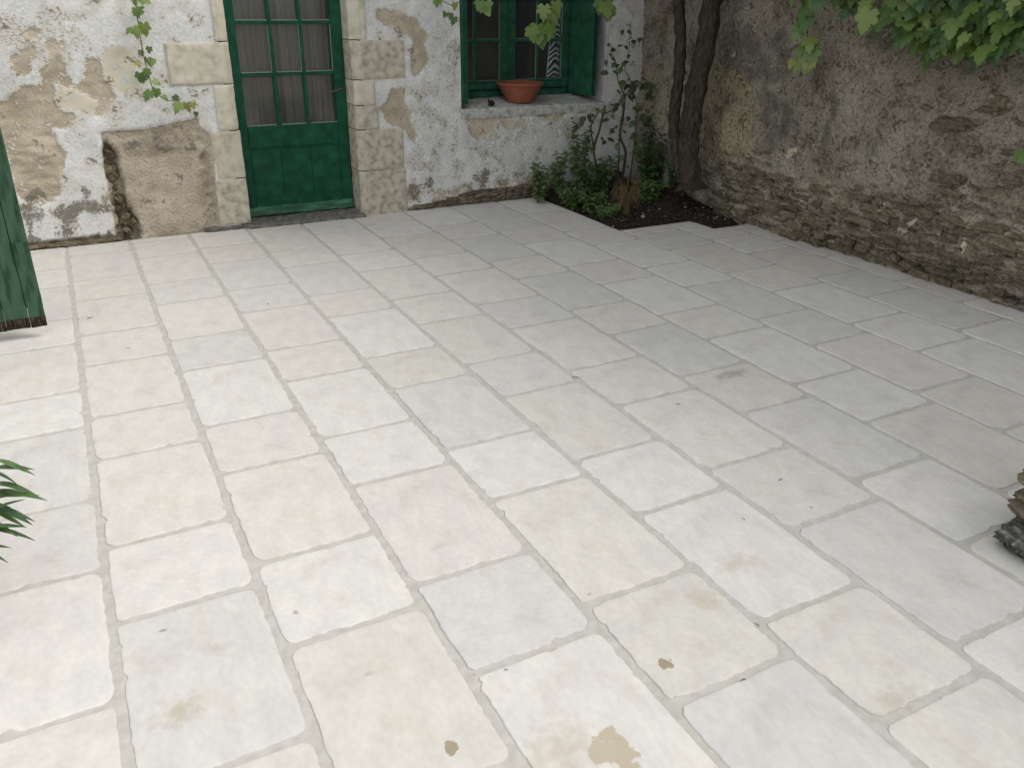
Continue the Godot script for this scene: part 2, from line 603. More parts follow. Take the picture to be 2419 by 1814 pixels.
	# the broken foot of the wall (3)
	fill_poly(e, PackedVector2Array([Vector2(2.37, -0.05), Vector2(2.37, 0.02), Vector2(2.6, 0.035), Vector2(2.8, 0.06), Vector2(2.95, 0.095), Vector2(3.3, 0.105), Vector2(3.5, 0.125), Vector2(3.8, 0.10), Vector2(4.7, 0.09), Vector2(4.7, -0.05)]), 3, 255)
	fill_poly(e, PackedVector2Array([Vector2(-0.7, -0.05), Vector2(-0.7, 0.06), Vector2(-0.35, 0.05), Vector2(0.0, 0.055), Vector2(0.2, 0.03), Vector2(0.2, -0.05)]), 3, 255)
	house_low2 = soften(e, 2)

func sample(im: Image, x: float, y: float) -> Color:
	var i := clampi(int((x - mask_x0) / mask_px), 0, mask_w - 1)
	var j := clampi(int(mask_h - (y - mask_y0) / mask_px), 0, mask_h - 1)
	return im.get_pixel(i, j)

func house_surface() -> StandardMaterial3D:
	var w := 2048
	var h := 1024
	var i1: Image = house_low1.duplicate()
	i1.resize(w, h, Image.INTERPOLATE_CUBIC)
	var i2: Image = house_low2.duplicate()
	i2.resize(w, h, Image.INTERPOLATE_CUBIC)
	var d1 := i1.get_data()
	var d2 := i2.get_data()
	var na := grey_noise(11, 0.016, w, h, 6)
	var nb := grey_noise(12, 0.09, w, h, 4)
	var nc := grey_noise(13, 0.07, w, h, 5)
	var nd := grey_noise(14, 0.006, w, h, 4)
	var ne := grey_noise(15, 0.25, w, h, 2)
	var out := PackedByteArray()
	out.resize(w * h * 3)
	var hgt := PackedByteArray()
	hgt.resize(w * h)
	for i in w * h:
		var a := na[i] - 128
		var b := nb[i] - 128
		var c := nc[i]
		var tone := nd[i] - 128
		var f := ne[i] - 128
		var k := i * 4
		# limewash
		var t := 1.0 + tone * 0.0012 + b * 0.0008 + a * 0.0006
		var r := 216.0 * t
		var g := 217.0 * t
		var bl := 216.0 * t + tone * 0.02
		var z := 170.0 + b * 0.18 + f * 0.05
		# dusty grime in the wash
		var gr := clampf((a * 1.3 + b * 0.7 + tone * 1.1 + f * 0.3 + 12.0 + d1[k + 3] * 0.12) / 110.0, 0, 0.5)
		r = lerpf(r, 178, gr)
		g = lerpf(g, 173, gr)
		bl = lerpf(bl, 162, gr)
		# thin worn wash round the bare patches
		gr = clampf((d1[k] - 70 + a * 1.6 + b * 0.8) / 90.0, 0, 0.6)
		if gr > 0:
			r = lerpf(r, 198, gr)
			g = lerpf(g, 190, gr)
			bl = lerpf(bl, 174, gr)
		# cream undercoat
		var m := clampf((d1[k + 1] - 128 + a * 1.5 + b * 0.9) / 40.0, 0, 0.85)
		if m > 0:
			r = lerpf(r, 200, m)
			g = lerpf(g, 192, m)
			bl = lerpf(bl, 172, m)
			z = lerpf(z, 150, m)
		# chips
		var sp := d1[k + 3]
		var chip := 128.0 + (c - 128) * 0.8 + b * 0.6 + f * (0.45 + sp * 0.004) - (236.0 - sp * 0.40) + tone * 0.6 + a * 0.6
		m = clampf(chip / 16.0, 0, 0.9)
		if m > 0:
			r = lerpf(r, 158 + tone * 0.1 + f * 0.15, m)
			g = lerpf(g, 153 + tone * 0.1 + f * 0.15, m)
			bl = lerpf(bl, 143 + tone * 0.1 + f * 0.15, m)
			z = lerpf(z, 105, m)
		# bare render
		m = clampf((d1[k] - 128 + a * 1.5 + b * 1.2 + f * 0.5) / 34.0, 0, 1)
		if m > 0:
			var q := a * 0.2 + f * 0.12 + tone * 0.2 + b * 0.1
			r = lerpf(r, 176 + q, m)
			g = lerpf(g, 165 + q, m)
			bl = lerpf(bl, 147 + q, m)
			z = lerpf(z, 88 + a * 0.25 + b * 0.2, m)
		# blocked niche
		m = clampf((d2[k] - 128 + a * 0.3 + b * 0.2) / 20.0, 0, 1)
		if m > 0:
			var q2 := a * 0.12 + f * 0.10 + tone * 0.12 + b * 0.06
			var inner := d2[k + 2] / 255.0
			r = lerpf(r, lerpf(169, 178, inner) + q2 * 1.6, m)
			g = lerpf(g, lerpf(158, 167, inner) + q2 * 1.6, m)
			bl = lerpf(bl, lerpf(142, 151, inner) + q2 * 1.6, m)
			z = lerpf(z, 100 + a * 0.5 + b * 0.6 + f * 0.3, m)
		# damp and darker bands
		m = clampf((d1[k + 2] - 110 + a * 2.2 + b * 1.0 + f * 0.5) / 120.0, 0, 0.8)
		if m > 0:
			r = lerpf(r, 112, m)
			g = lerpf(g, 107, m)
			bl = lerpf(bl, 98, m)
		m = d2[k + 3] / 255.0
		if m > 0:
			r = lerpf(r, 128 + a * 0.2 + f * 0.2, m)
			g = lerpf(g, 120 + a * 0.2 + f * 0.2, m)
			bl = lerpf(bl, 104 + a * 0.15 + f * 0.2, m)
		out[i * 3] = clampi(int(r), 0, 255)
		out[i * 3 + 1] = clampi(int(g), 0, 255)
		out[i * 3 + 2] = clampi(int(bl), 0, 255)
		hgt[i] = clampi(int(z), 0, 255)
	var m2 := plain(Color.WHITE, 0.93, 0.2)
	m2.albedo_texture = ImageTexture.create_from_image(Image.create_from_data(w, h, false, Image.FORMAT_RGB8, out))
	m2.heightmap_enabled = true
	m2.heightmap_texture = ImageTexture.create_from_image(Image.create_from_data(w, h, false, Image.FORMAT_L8, hgt))
	m2.heightmap_scale = 1.2
	return m2

func wall_masks() -> void:
	var p4 := Vector2(1480, 0)
	var s4 := 0.33766
	var p5 := Vector2(1800, 0)
	var s5 := 0.45818
	var d := new_mask()
	# ochre render (0)
	fill_poly(d, wall_poly(p4, s4, [530, 520, 620, 440, 760, 470, 880, 600, 900, 750, 900, 1000, 920, 1100, 700, 1130, 520, 1230, 430, 1200, 460, 1000, 510, 800]), 0, 255)
	fill_poly(d, wall_poly(p4, s4, [100, 350, 370, 450, 350, 900, 100, 900]), 0, 150)
	fill_poly(d, wall_poly(p5, s5, [0, 820, 300, 900, 500, 1000, 420, 1150, 0, 1000]), 0, 120)
	# dark lichen, run-off stains and darker areas (1)
	for poly in [[660, 230, 900, 180, 1150, 180, 1210, 500, 1000, 610, 760, 570, 650, 450], [930, 650, 1160, 600, 1160, 900, 1010, 1110, 915, 900]]:
		fill_poly(d, wall_poly(p4, s4, poly), 1, 190)
	fill_poly(d, wall_poly(p5, s5, [350, 360, 395, 560, 350, 690, 340, 890, 280, 890, 270, 720, 340, 600]), 1, 220)
	fill_poly(d, wall_poly(p5, s5, [560, 150, 1500, 150, 1500, 420, 900, 410, 560, 300]), 1, 130)  # browner area near the vine
	fill_poly(d, wall_poly(p5, s5, [480, 640, 620, 680, 640, 780, 560, 800, 480, 760]), 1, 130)
	fill_poly(d, wall_poly(p4, s4, [690, 1230, 800, 1180, 930, 1220, 920, 1290, 850, 1340, 700, 1300]), 1, 255)
	# pale lime splashes (2)
	for poly in [[705, 1115, 725, 1150, 775, 1140, 790, 1095, 796, 1160, 745, 1175, 725, 1215, 705, 1190, 675, 1205], [545, 1030, 640, 1045, 630, 1095, 565, 1085], [1030, 1215, 1052, 1215, 1043, 1312, 1025, 1305], [185, 1015, 228, 1020, 222, 1080, 192, 1070], [110, 815, 130, 770, 175, 750, 182, 780, 125, 825], [340, 995, 375, 1000, 370, 1020, 345, 1015], [300, 1240, 345, 1245, 340, 1262, 305, 1258], [945, 1325, 985, 1325, 980, 1355, 950, 1355]]:
		fill_poly(d, wall_poly(p5, s5, poly), 2, 255)
	fill_poly(d, wall_poly(p4, s4, [690, 320, 740, 300, 780, 380, 740, 440, 690, 400]), 2, 130)
	# where the stones show through the render (3)
	fill_poly(d, wall_poly(p5, s5, [-200, 900, 0, 960, 300, 960, 560, 1000, 800, 1000, 1100, 880, 1500, 900, 1500, 1900, -500, 1300]), 3, 255)
	fill_poly(d, wall_poly(p5, s5, [780, 420, 1500, 480, 1500, 900, 1000, 880, 860, 700]), 3, 170)
	fill_poly(d, wall_poly(p4, s4, [640, 1130, 930, 1050, 1100, 1300, 1000, 1659, 640, 1659]), 3, 255)
	fill_poly(d, wall_poly(p4, s4, [100, 0, 370, 0, 370, 330, 100, 330]), 3, 110)
	wall_low1 = soften(d, 9)
	# the pale splashes keep their outlines
	var crisp := soften(d, 2)
	for j in mask_h:
		for i in mask_w:
			var c := wall_low1.get_pixel(i, j)
			c.b = crisp.get_pixel(i, j).b
			wall_low1.set_pixel(i, j, c)

func wall_surface() -> StandardMaterial3D:
	var w := 2048
	var h := 1024
	var i1: Image = wall_low1.duplicate()
	i1.resize(w, h, Image.INTERPOLATE_CUBIC)
	var d1 := i1.get_data()
	var na := grey_noise(31, 0.014, w, h, 6)
	var nb := grey_noise(32, 0.07, w, h, 5)
	var nc := grey_noise(33, 0.035, w, h, 4, false, 2.2, 1.0)
	var nd := grey_noise(34, 0.005, w, h, 4)
	var ne := grey_noise(35, 0.22, w, h, 2)
	var nf := grey_noise(36, 0.02, w, h, 4)
	var out := PackedByteArray()
	out.resize(w * h * 3)
	var hgt := PackedByteArray()
	hgt.resize(w * h)
	for i in w * h:
		var a := na[i] - 128
		var b := nb[i] - 128
		var c := nc[i] - 128
		var tone := nd[i] - 128
		var f := ne[i] - 128
		var k := i * 4
		var q := tone * 0.3 + a * 0.24 + b * 0.2 + f * 0.2
		var r := 146.0 + q
		var g := 139.0 + q
		var bl := 127.0 + q * 0.95
		var z := 128.0 + a * 0.5 + b * 0.6 + f * 0.3
		# ochre
		var m := clampf((d1[k] - 128 + a * 1.8 + b * 1.0) / 90.0, 0, 0.85)
		if m > 0:
			r = lerpf(r, 158 + q * 0.7, m)
			g = lerpf(g, 147 + q * 0.7, m)
			bl = lerpf(bl, 120 + q * 0.7, m)
		# pale worn specks
		m = clampf((nf[i] + b * 0.9 + f * 0.5 - 172) / 36.0, 0, 0.6)
		if m > 0:
			r = lerpf(r, 168, m)
			g = lerpf(g, 162, m)
			bl = lerpf(bl, 146, m)
			z += m * 30
		# dark growth and darker areas
		m = clampf((d1[k + 1] - 100 + a * 2.4 + b * 1.0 + f * 0.4 + tone * 1.2) / 240.0, 0, 0.7)
		if m > 0:
			r = lerpf(r, 82 + q * 0.5, m)
			g = lerpf(g, 80 + q * 0.5, m)
			bl = lerpf(bl, 72 + q * 0.5, m)
		m = clampf((70 - nf[i] - b * 0.9 - f * 0.3) / 40.0, 0, 0.5)
		if m > 0:
			r = lerpf(r, 78, m)
			g = lerpf(g, 74, m)
			bl = lerpf(bl, 63, m)
			z -= m * 50
		# stones showing through
		m = d1[k + 3] / 255.0
		if m > 0:
			var st := c * 0.55
			r = lerpf(r, 136 + q + st * 0.3, m * 0.7)
			g = lerpf(g, 128 + q + st * 0.3, m * 0.7)
			bl = lerpf(bl, 112 + q + st * 0.3, m * 0.7)
			z += c * 0.8 * m
		m = clampf((d1[k + 2] - 140 + a * 0.5 + b * 0.5) / 20.0, 0, 1)
		if m > 0:
			r = lerpf(r, 190 + f * 0.1, m)
			g = lerpf(g, 184 + f * 0.1, m)
			bl = lerpf(bl, 164 + f * 0.1, m)
			z += 30 * m
		out[i * 3] = clampi(int(r), 0, 255)
		out[i * 3 + 1] = clampi(int(g), 0, 255)
		out[i * 3 + 2] = clampi(int(bl), 0, 255)
		hgt[i] = clampi(int(z), 0, 255)
	var m2 := plain(Color.WHITE, 0.95, 0.2)
	m2.albedo_texture = ImageTexture.create_from_image(Image.create_from_data(w, h, false, Image.FORMAT_RGB8, out))
	m2.heightmap_enabled = true
	m2.heightmap_texture = ImageTexture.create_from_image(Image.create_from_data(w, h, false, Image.FORMAT_L8, hgt))
	m2.heightmap_scale = 3.2
	return m2


# ---------------------------------------------------------------- the house
func house_height(x: float, y: float) -> float:
	var s := sample(house_low2, x, y)
	var t := sample(house_low1, x, y)
	var z := noise_a.get_noise_2d(x * 9.0, y * 9.0) * 0.010 * smoothstep(0.0, 0.3, minf(absf(x - 1.15), absf(x - 1.95))) + noise_b.get_noise_2d(x * 45.0, y * 45.0) * 0.004
	z -= 0.006 * smoothstep(0.35, 0.65, t.r + noise_b.get_noise_2d(x * 70.0, y * 70.0) * 0.3)
	# shallow furrows in the bare render
	z += t.r * (noise_b.get_noise_2d(x * 60.0 + 50.0, y * 120.0) * 0.005)
	if x < 0.25 and y > 0.3 and y < 0.75:
		z -= t.r * 0.006 * smoothstep(0.02, 0.2, noise_b.get_noise_2d(x * 50.0 + 9.0, y * 150.0)) * smoothstep(0.25, 0.1, x)
	z -= s.r * (0.018 + noise_b.get_noise_2d(x * 120.0, y * 120.0 + 90.0) * 0.012 * (1.0 - s.b))
	z -= s.b * 0.014
	var rag := s.g + noise_b.get_noise_2d(x * 110.0, y * 110.0) * 0.5 * smoothstep(0.1, 0.5, s.g)
	z -= clampf(rag, 0, 1.2) * 0.085
	z -= s.a * (0.022 + noise_b.get_noise_2d(x * 140.0, y * 220.0) * 0.014)
	return z

func lines(a: float, b: float, step: float, snaps: Array) -> Array:
	var out := []
	var n := int(round((b - a) / step))
	for i in n + 1:
		out.append(lerpf(a, b, float(i) / n))
	for s in snaps:
		var best := 0
		for i in out.size():
			if absf(out[i] - s) < absf(out[best] - s):
				best = i
		out[best] = s
	return out

func build_house() -> void:
	var house := thing("house", "old limewashed stone house with peeling white walls and green door", "house", Vector3(0, 0, HZ))
	house_masks()
	var skin := house_surface()
	# openings: door x 1.12..1.99 y ..2.08, window x 2.86..4.22 y 0.77..2.0 (wall cut a little wider behind the door stones)
	var dx0 := 1.05
	var dx1 := 2.06
	var wx0 := 2.87
	var wx1 := 4.25
	var wy0 := 0.745
	var wy1 := 2.0
	var xs := lines(-0.7, 4.7, 0.0125, [dx0, dx1, wx0, wx1])
	var ys := lines(-0.05, 2.65, 0.0125, [wy0, wy1, 2.1])
	var g := Geo.new()
	var nx := xs.size()
	for y in ys:
		for x in xs:
			g.v.append(Vector3(x, y, house_height(x, y)))
			g.uv.append(Vector2((x - mask_x0) / 5.4, 1.0 - (y - mask_y0) / 2.7))
	for j in ys.size() - 1:
		for i in nx - 1:
			var cx: float = (xs[i] + xs[i + 1]) / 2
			var cy: float = (ys[j] + ys[j + 1]) / 2
			if cx > dx0 and cx < dx1 and cy < 2.1:
				continue
			if cx > wx0 and cx < wx1 and cy > wy0 and cy < wy1:
				continue
			var a := j * nx + i
			g.quad(a, a + nx, a + nx + 1, a + 1)
	put("wall", commit(g.v, g.ix, g.uv), skin, house)
	var wash := textured(noise_tex(70, 0.012, Color(0.86, 0.85, 0.83), Color(1, 1, 1), 6), lin(0.64, 0.655, 0.665), 1.1, 0.93, M.lump, 0.5)
	M.wash = wash
	# body of the wall behind the plaster, thick, with the upper storey
	var core := Geo.new()
	for r in [[-3.0, dx0, -0.3, 2.65], [dx1, wx0 - 0.001, -0.3, 2.65], [wx1 + 0.001, 5.2, -0.3, 2.65]]:
		add_bevel_box(core, Vector3((r[0] + r[1]) / 2, (r[2] + r[3]) / 2, -0.31), Vector3(r[1] - r[0], r[3] - r[2], 0.34), 0.002)
	add_bevel_box(core, Vector3((wx0 + wx1) / 2, (wy0 - 0.3) / 2 - 0.03, -0.31), Vector3(wx1 - wx0, wy0 + 0.3 - 0.06, 0.34), 0.002)
	add_bevel_box(core, Vector3((wx0 + wx1) / 2, (wy1 + 2.65) / 2 + 0.005, -0.31), Vector3(wx1 - wx0, 2.65 - wy1 - 0.01, 0.34), 0.002)
	add_bevel_box(core, Vector3((dx0 + dx1) / 2, 2.38, -0.31), Vector3(dx1 - dx0, 0.54, 0.34), 0.002)
	put("wall", commit(core.v, core.ix, PackedVector2Array(), false), wash, house)
	put("wall", bevel_box(Vector3(8.2, 2.6, 0.48), 0.01), wash, house, Vector3(1.1, 3.955, -0.245))
	put("wall", bevel_box(Vector3(2.29, 2.65, 0.14), 0.01), wash, house, Vector3(-1.855, 1.325, -0.07))
	var roof := put("roof", bevel_box(Vector3(8.6, 0.16, 4.6), 0.02), M.rock[2], house, Vector3(1.1, 6.15, -1.95))
	roof.rotation.x = deg_to_rad(-24)
	# the dark room behind
	var room := Geo.new()
	add_bevel_box(room, Vector3(1.1, -0.06, -2.2), Vector3(8.2, 0.12, 3.4), 0.002)
	add_bevel_box(room, Vector3(1.1, 2.72, -2.2), Vector3(8.2, 0.12, 3.4), 0.002)
	add_bevel_box(room, Vector3(1.1, 1.33, -3.95), Vector3(8.2, 2.9, 0.1), 0.002)
	for x in [-3.05, 2.45, 5.25]:
		add_bevel_box(room, Vector3(x, 1.33, -2.2), Vector3(0.1, 2.64, 3.4), 0.002)
	var rm := put("room", commit(room.v, room.ix, PackedVector2Array(), false), M.dark_room, house)
	rm.set_meta("label", "dark room seen through the panes")
	build_quoins(house)
	build_door(house)
	build_window(house)
	build_rubble(house)

func quoin(house: Node3D, x0: float, x1: float, y0: float, y1: float, side: int, mat: Material, sd: int, cham: float, proud := 0.009) -> void:
	# side -1: the door lies to the right of the stone, 1: to its left
	var w := x1 - x0
	var hfun := func(s: float, t: float) -> float:
		var e := (w - s) if side < 0 else s
		var z := noise_a.get_noise_3d((x0 + s) * 22.0, (y0 + t) * 22.0, sd) * 0.005 + noise_b.get_noise_3d((x0 + s) * 90.0, (y0 + t) * 90.0, sd) * 0.002
		if cham > 0.0 and e < cham:
			z -= 0.006 + (cham - e) * 0.8
		return z
	var m := face_block(Vector3(x0, y0, proud), Vector3(w, 0, 0), Vector3(0, y1 - y0, 0), Vector3(0, 0, 1), maxi(6, int(w / 0.015)), maxi(6, int((y1 - y0) / 0.02)), hfun, 0.3, 0.008)
	put("quoin", m, mat, house)

func build_quoins(house: Node3D) -> void:
	var gap := 0.003
	var left := [[1.03, 1.30, 1.66, 0.045], [0.70, 1.025, 1.30, 0.045], [0.975, 0.71, 1.025, 0.045], [0.925, 0.372, 0.71, 0.0], [0.90, 0.035, 0.372, 0.0], [0.80, 1.66, 2.08, 0.045]]
	for k in left.size():
		var q = left[k]
		quoin(house, q[0], 1.122, q[1] + gap, q[2] - gap, -1, M.lime_dirty if k == 4 else M.lime[k % 4], k + 1, q[3])
	var right := [[2.11, 1.30, 1.66], [2.402, 1.022, 1.30], [2.152, 0.84, 1.022], [2.17, 0.66, 0.84], [2.362, 0.348, 0.66], [2.372, -0.03, 0.348], [2.36, 1.66, 2.08]]
	for k in right.size():
		var q = right[k]
		quoin(house, 1.99, q[0], q[1] + gap, q[2] - gap, 1, M.lime_dirty if k in [1, 3, 4, 5] else M.lime[(k + 2) % 4], k + 21, 0.05 if k < 2 or k == 6 else 0.022)
	# lintel over the door, foot stones
	quoin(house, 0.86, 2.3, 2.083, 2.35, 1, M.lime[0], 61, 0.0)
	var foot := face_block(Vector3(0.78, -0.03, 0.012), Vector3(0.345, 0, 0), Vector3(0, 0.062, 0), Vector3(0, 0, 1), 18, 5, func(s, t): return noise_b.get_noise_2d(s * 150.0, t * 150.0) * 0.02, 0.3, 0.01)
	put("foot_stone", foot, M.grey_stone, house)
	# door sill of worn grey stone
	var sill := face_block(Vector3(1.10, 0.028, -0.42), Vector3(0.91, 0, 0), Vector3(0, 0, 0.47), Vector3(0, 1, 0), 40, 14, func(s, t): return noise_b.get_noise_2d(s * 60.0, t * 60.0) * 0.006 - 0.004 * smoothstep(0.3, 0.45, t), 0.09, 0.012)
	put("threshold", sill, M.grey_stone, house)

func build_rubble(house: Node3D) -> void:
	var r := RandomNumberGenerator.new()
	r.seed = 17
	var kinds := []
	for k in 8:
		kinds.append(stone_mesh(100 + k, 0.75, 0.2, 0.05, 10, 7))
	# broken stones in the cleft beside the blocked niche
	var path := [Vector2(690, 950), Vector2(705, 1050), Vector2(725, 1130), Vector2(745, 1220), Vector2(770, 1310), Vector2(800, 1400), Vector2(800, 1500), Vector2(790, 1545)]
	for k in 30:
		var t := r.randf() * (path.size() - 1.001)
		var p: Vector2 = path[int(t)].lerp(path[int(t) + 1], t - int(t))
		var q := on_z((p.x + r.randf_range(-42, 48)) * 0.3737, p.y * 0.3737, HZ)
		var o := put("rubble_stone", kinds[k % 8], M.rubble[k % 3], house, Vector3(q.x, maxf(q.y, 0.02), -0.085 + r.randf_range(-0.03, 0.06)))
		o.scale = Vector3(r.randf_range(0.025, 0.09), r.randf_range(0.018, 0.075), r.randf_range(0.03, 0.06))
		o.rotation = Vector3(r.randf_range(-0.5, 0.5), r.randf_range(-0.6, 0.6), r.randf_range(-0.9, 0.9))
	# stones bared along the foot of the wall
	var x := 2.4
	while x < 3.75:
		var w := r.randf_range(0.04, 0.13)
		var top := 0.02 + 0.085 * smoothstep(2.4, 3.0, x)
		var y := 0.012
		while y < top:
			var hh := r.randf_range(0.018, 0.034)
			var o := put("rubble_stone", kinds[r.randi() % 8], M.rubble[r.randi() % 3], house, Vector3(x + w / 2 + r.randf_range(-0.02, 0.02), y + hh / 2, -0.018 + r.randf_range(-0.012, 0.01)))
			o.scale = Vector3(w * r.randf_range(0.8, 1.1), hh * 1.1, 0.05)
			o.rotation = Vector3(r.randf_range(-0.2, 0.2), 0, r.randf_range(-0.12, 0.12))
			y += hh
		x += w
	for k in 9:
		var xx := -0.35 + k * 0.065
		var o := put("rubble_stone", kinds[k % 8], M.rubble[k % 3], house, Vector3(xx, 0.012 + r.randf() * 0.012, -0.012))
		o.scale = Vector3(0.09, r.randf_range(0.02, 0.04), 0.05)

func lace_image(sd: int, folds: bool) -> ImageTexture:
	# coarse net: threads with open cells
	var n := 256
	var im := Image.create(n, n, false, Image.FORMAT_RGBA8)
	var r := RandomNumberGenerator.new()
	r.seed = sd
	for j in n:
		for i in n:
			var a := i % 16
			var b := j % 16
			var thread := a < 4 or b < 4
			var v := 0.62 + r.randf() * 0.12
			im.set_pixel(i, j, Color(v, v * 0.97, v * 0.93, 1.0 if thread else 0.0))
	return ImageTexture.create_from_image(im)

func curtain_mesh(w: float, h: float, folds: Array, amp: float, cells: float) -> ArrayMesh:
	var g := Geo.new()
	var nu := 120
	var nv := 10
	var run := 0.0
	var last := 0.0
	for i in nu + 1:
		var s := float(i) / nu
		var z := 0.0
		for f in folds:
			z += amp * f[1] * sin(s * f[0] + f[2])
		if i:
			run += Vector2(w / nu, z - last).length()
		last = z
		for j in nv + 1:
			var t := float(j) / nv
			g.v.append(Vector3(s * w, t * h, z * (1.0 - 0.15 * t)))
			g.uv.append(Vector2(run, t * h) / cells)
	for i in nu:
		for j in nv:
			var a := i * (nv + 1) + j
			g.quad(a, a + 1, a + nv + 2, a + nv + 1)
	return commit(g.v, g.ix, g.uv)

func build_door(house: Node3D) -> void:
	var dz := -0.2
	var door := holder("door", house, Vector3(0, 0, dz))
	var y0 := 0.045
	var y1 := 2.07
	var x0 := 1.126
	var x1 := 1.984
	var add := func(called: String, a: Vector3, b: Vector3, mat: Material, bev := 0.004):
		return put(called, bevel_box(b - a, bev), mat, door, (a + b) / 2)
	# frame members, 45 mm thick
	add.call("stile", Vector3(x0, y0, -0.045), Vector3(1.213, y1, 0), M.green)
	add.call("stile", Vector3(1.905, y0, -0.045), Vector3(x1, y1, 0), M.green)
	add.call("rail", Vector3(1.2135, y0, -0.045), Vector3(1.9045, 0.165, -0.0005), M.green)
	add.call("rail", Vector3(1.2135, 0.545, -0.045), Vector3(1.9045, 0.70, -0.0005), M.green)
	add.call("rail", Vector3(1.2135, 1.93, -0.045), Vector3(1.9045, y1, -0.0005), M.green)
	# kick panel of three boards, a little set back
	for k in 3:
		var w := (1.9045 - 1.2135) / 3
		add.call("panel_board", Vector3(1.2135 + w * k + 0.0008, 0.1655, -0.034), Vector3(1.2135 + w * (k + 1) - 0.0008, 0.5445, -0.0105 + 0.0012 * (k % 2)), M.green, 0.003)
	# mouldings round the panel
	for r in [[1.2135, 1.9045, 0.1655, 0.177], [1.2135, 1.9045, 0.533, 0.5445]]:
		add.call("moulding", Vector3(r[0], r[2], -0.010), Vector3(r[1], r[3], -0.003), M.green, 0.003)
	for r in [[1.2135, 1.225], [1.893, 1.9045]]:
		add.call("moulding", Vector3(r[0], 0.1775, -0.010), Vector3(r[1], 0.5325, -0.0035), M.green, 0.003)
	# weather board at the foot, worn
	var wb := face_block(Vector3(x0 + 0.004, 0.036, 0.028), Vector3(x1 - x0 - 0.008, 0, 0), Vector3(0, 0.066, 0), Vector3(0, 0, 1), 60, 8, func(s, t): return -0.02 * t / 0.066 + 0.004 * noise_b.get_noise_2d(s * 120.0, t * 500.0), 0.027, 0.008)
	put("weather_board", wb, M.green_worn, door)
	# glazing bars
	var vx := [1.456, 1.678]
	var hy := [1.063, 1.415, 1.768]
	for x in vx:
		add.call("glazing_bar", Vector3(x - 0.012, 0.7005, -0.040), Vector3(x + 0.012, 1.9295, -0.006), M.green)
	var cols := [[1.2135, 1.444], [1.468, 1.666], [1.690, 1.9045]]
	var rows := [[0.7005, 1.052], [1.074, 1.404], [1.426, 1.757], [1.779, 1.9295]]
	for y in hy:
		for c in cols:
			add.call("glazing_bar", Vector3(c[0] + 0.0005, y - 0.0105, -0.038), Vector3(c[1] - 0.0005, y + 0.0105, -0.007), M.green)
	for c in cols:
		for r in rows:
			put("pane", bevel_box(Vector3(c[1] - c[0] - 0.002, r[1] - r[0] - 0.002, 0.003), 0.0005), M.glass, door, Vector3((c[0] + c[1]) / 2, (r[0] + r[1]) / 2, -0.026))
			add.call("putty", Vector3(c[0] + 0.002, r[0] + 0.0005, -0.022), Vector3(c[1] - 0.002, r[0] + 0.009, -0.004), M.putty, 0.003)
			add.call("putty", Vector3(c[1] - 0.007, r[0] + 0.010, -0.022), Vector3(c[1] - 0.0005, r[1] - 0.002, -0.010), M.putty if (r[0] > 1.0 and r[0] < 1.2) else M.green, 0.002)
	# lever handle
	var hx := 1.942
	var hyy := 0.952
	var g := Geo.new()
	add_tube(g, [Vector3(hx, hyy, 0.0), Vector3(hx, hyy, 0.05)], [0.008], 10)
	add_tube(g, smooth_path([Vector3(hx, hyy, 0.046), Vector3(hx - 0.03, hyy - 0.006, 0.05), Vector3(hx - 0.105, hyy - 0.032, 0.047)], 5), taper(11, 0.0075, 0.006), 10)
	put("handle", commit(g.v, g.ix), M.iron, door)
	# net curtain behind the panes
	var net := plain(lin(0.5, 0.48, 0.455), 0.95)
	net.albedo_texture = lace_image(5, true)
	net.transparency = BaseMaterial3D.TRANSPARENCY_ALPHA_SCISSOR
	net.alpha_scissor_threshold = 0.5
	net.cull_mode = BaseMaterial3D.CULL_DISABLED
	M.net = net
	var cur := put("net_curtain", curtain_mesh(0.69, 1.27, [[41.0, 1.0, 0.3], [23.0, 0.9, 1.0], [95.0, 0.6, 2.0]], 0.018, 0.21), net, self, Vector3(1.214, 0.69, HZ + dz - 0.075))
	tag(cur, "grey net curtain hanging in folds behind the green door's panes", "curtain")

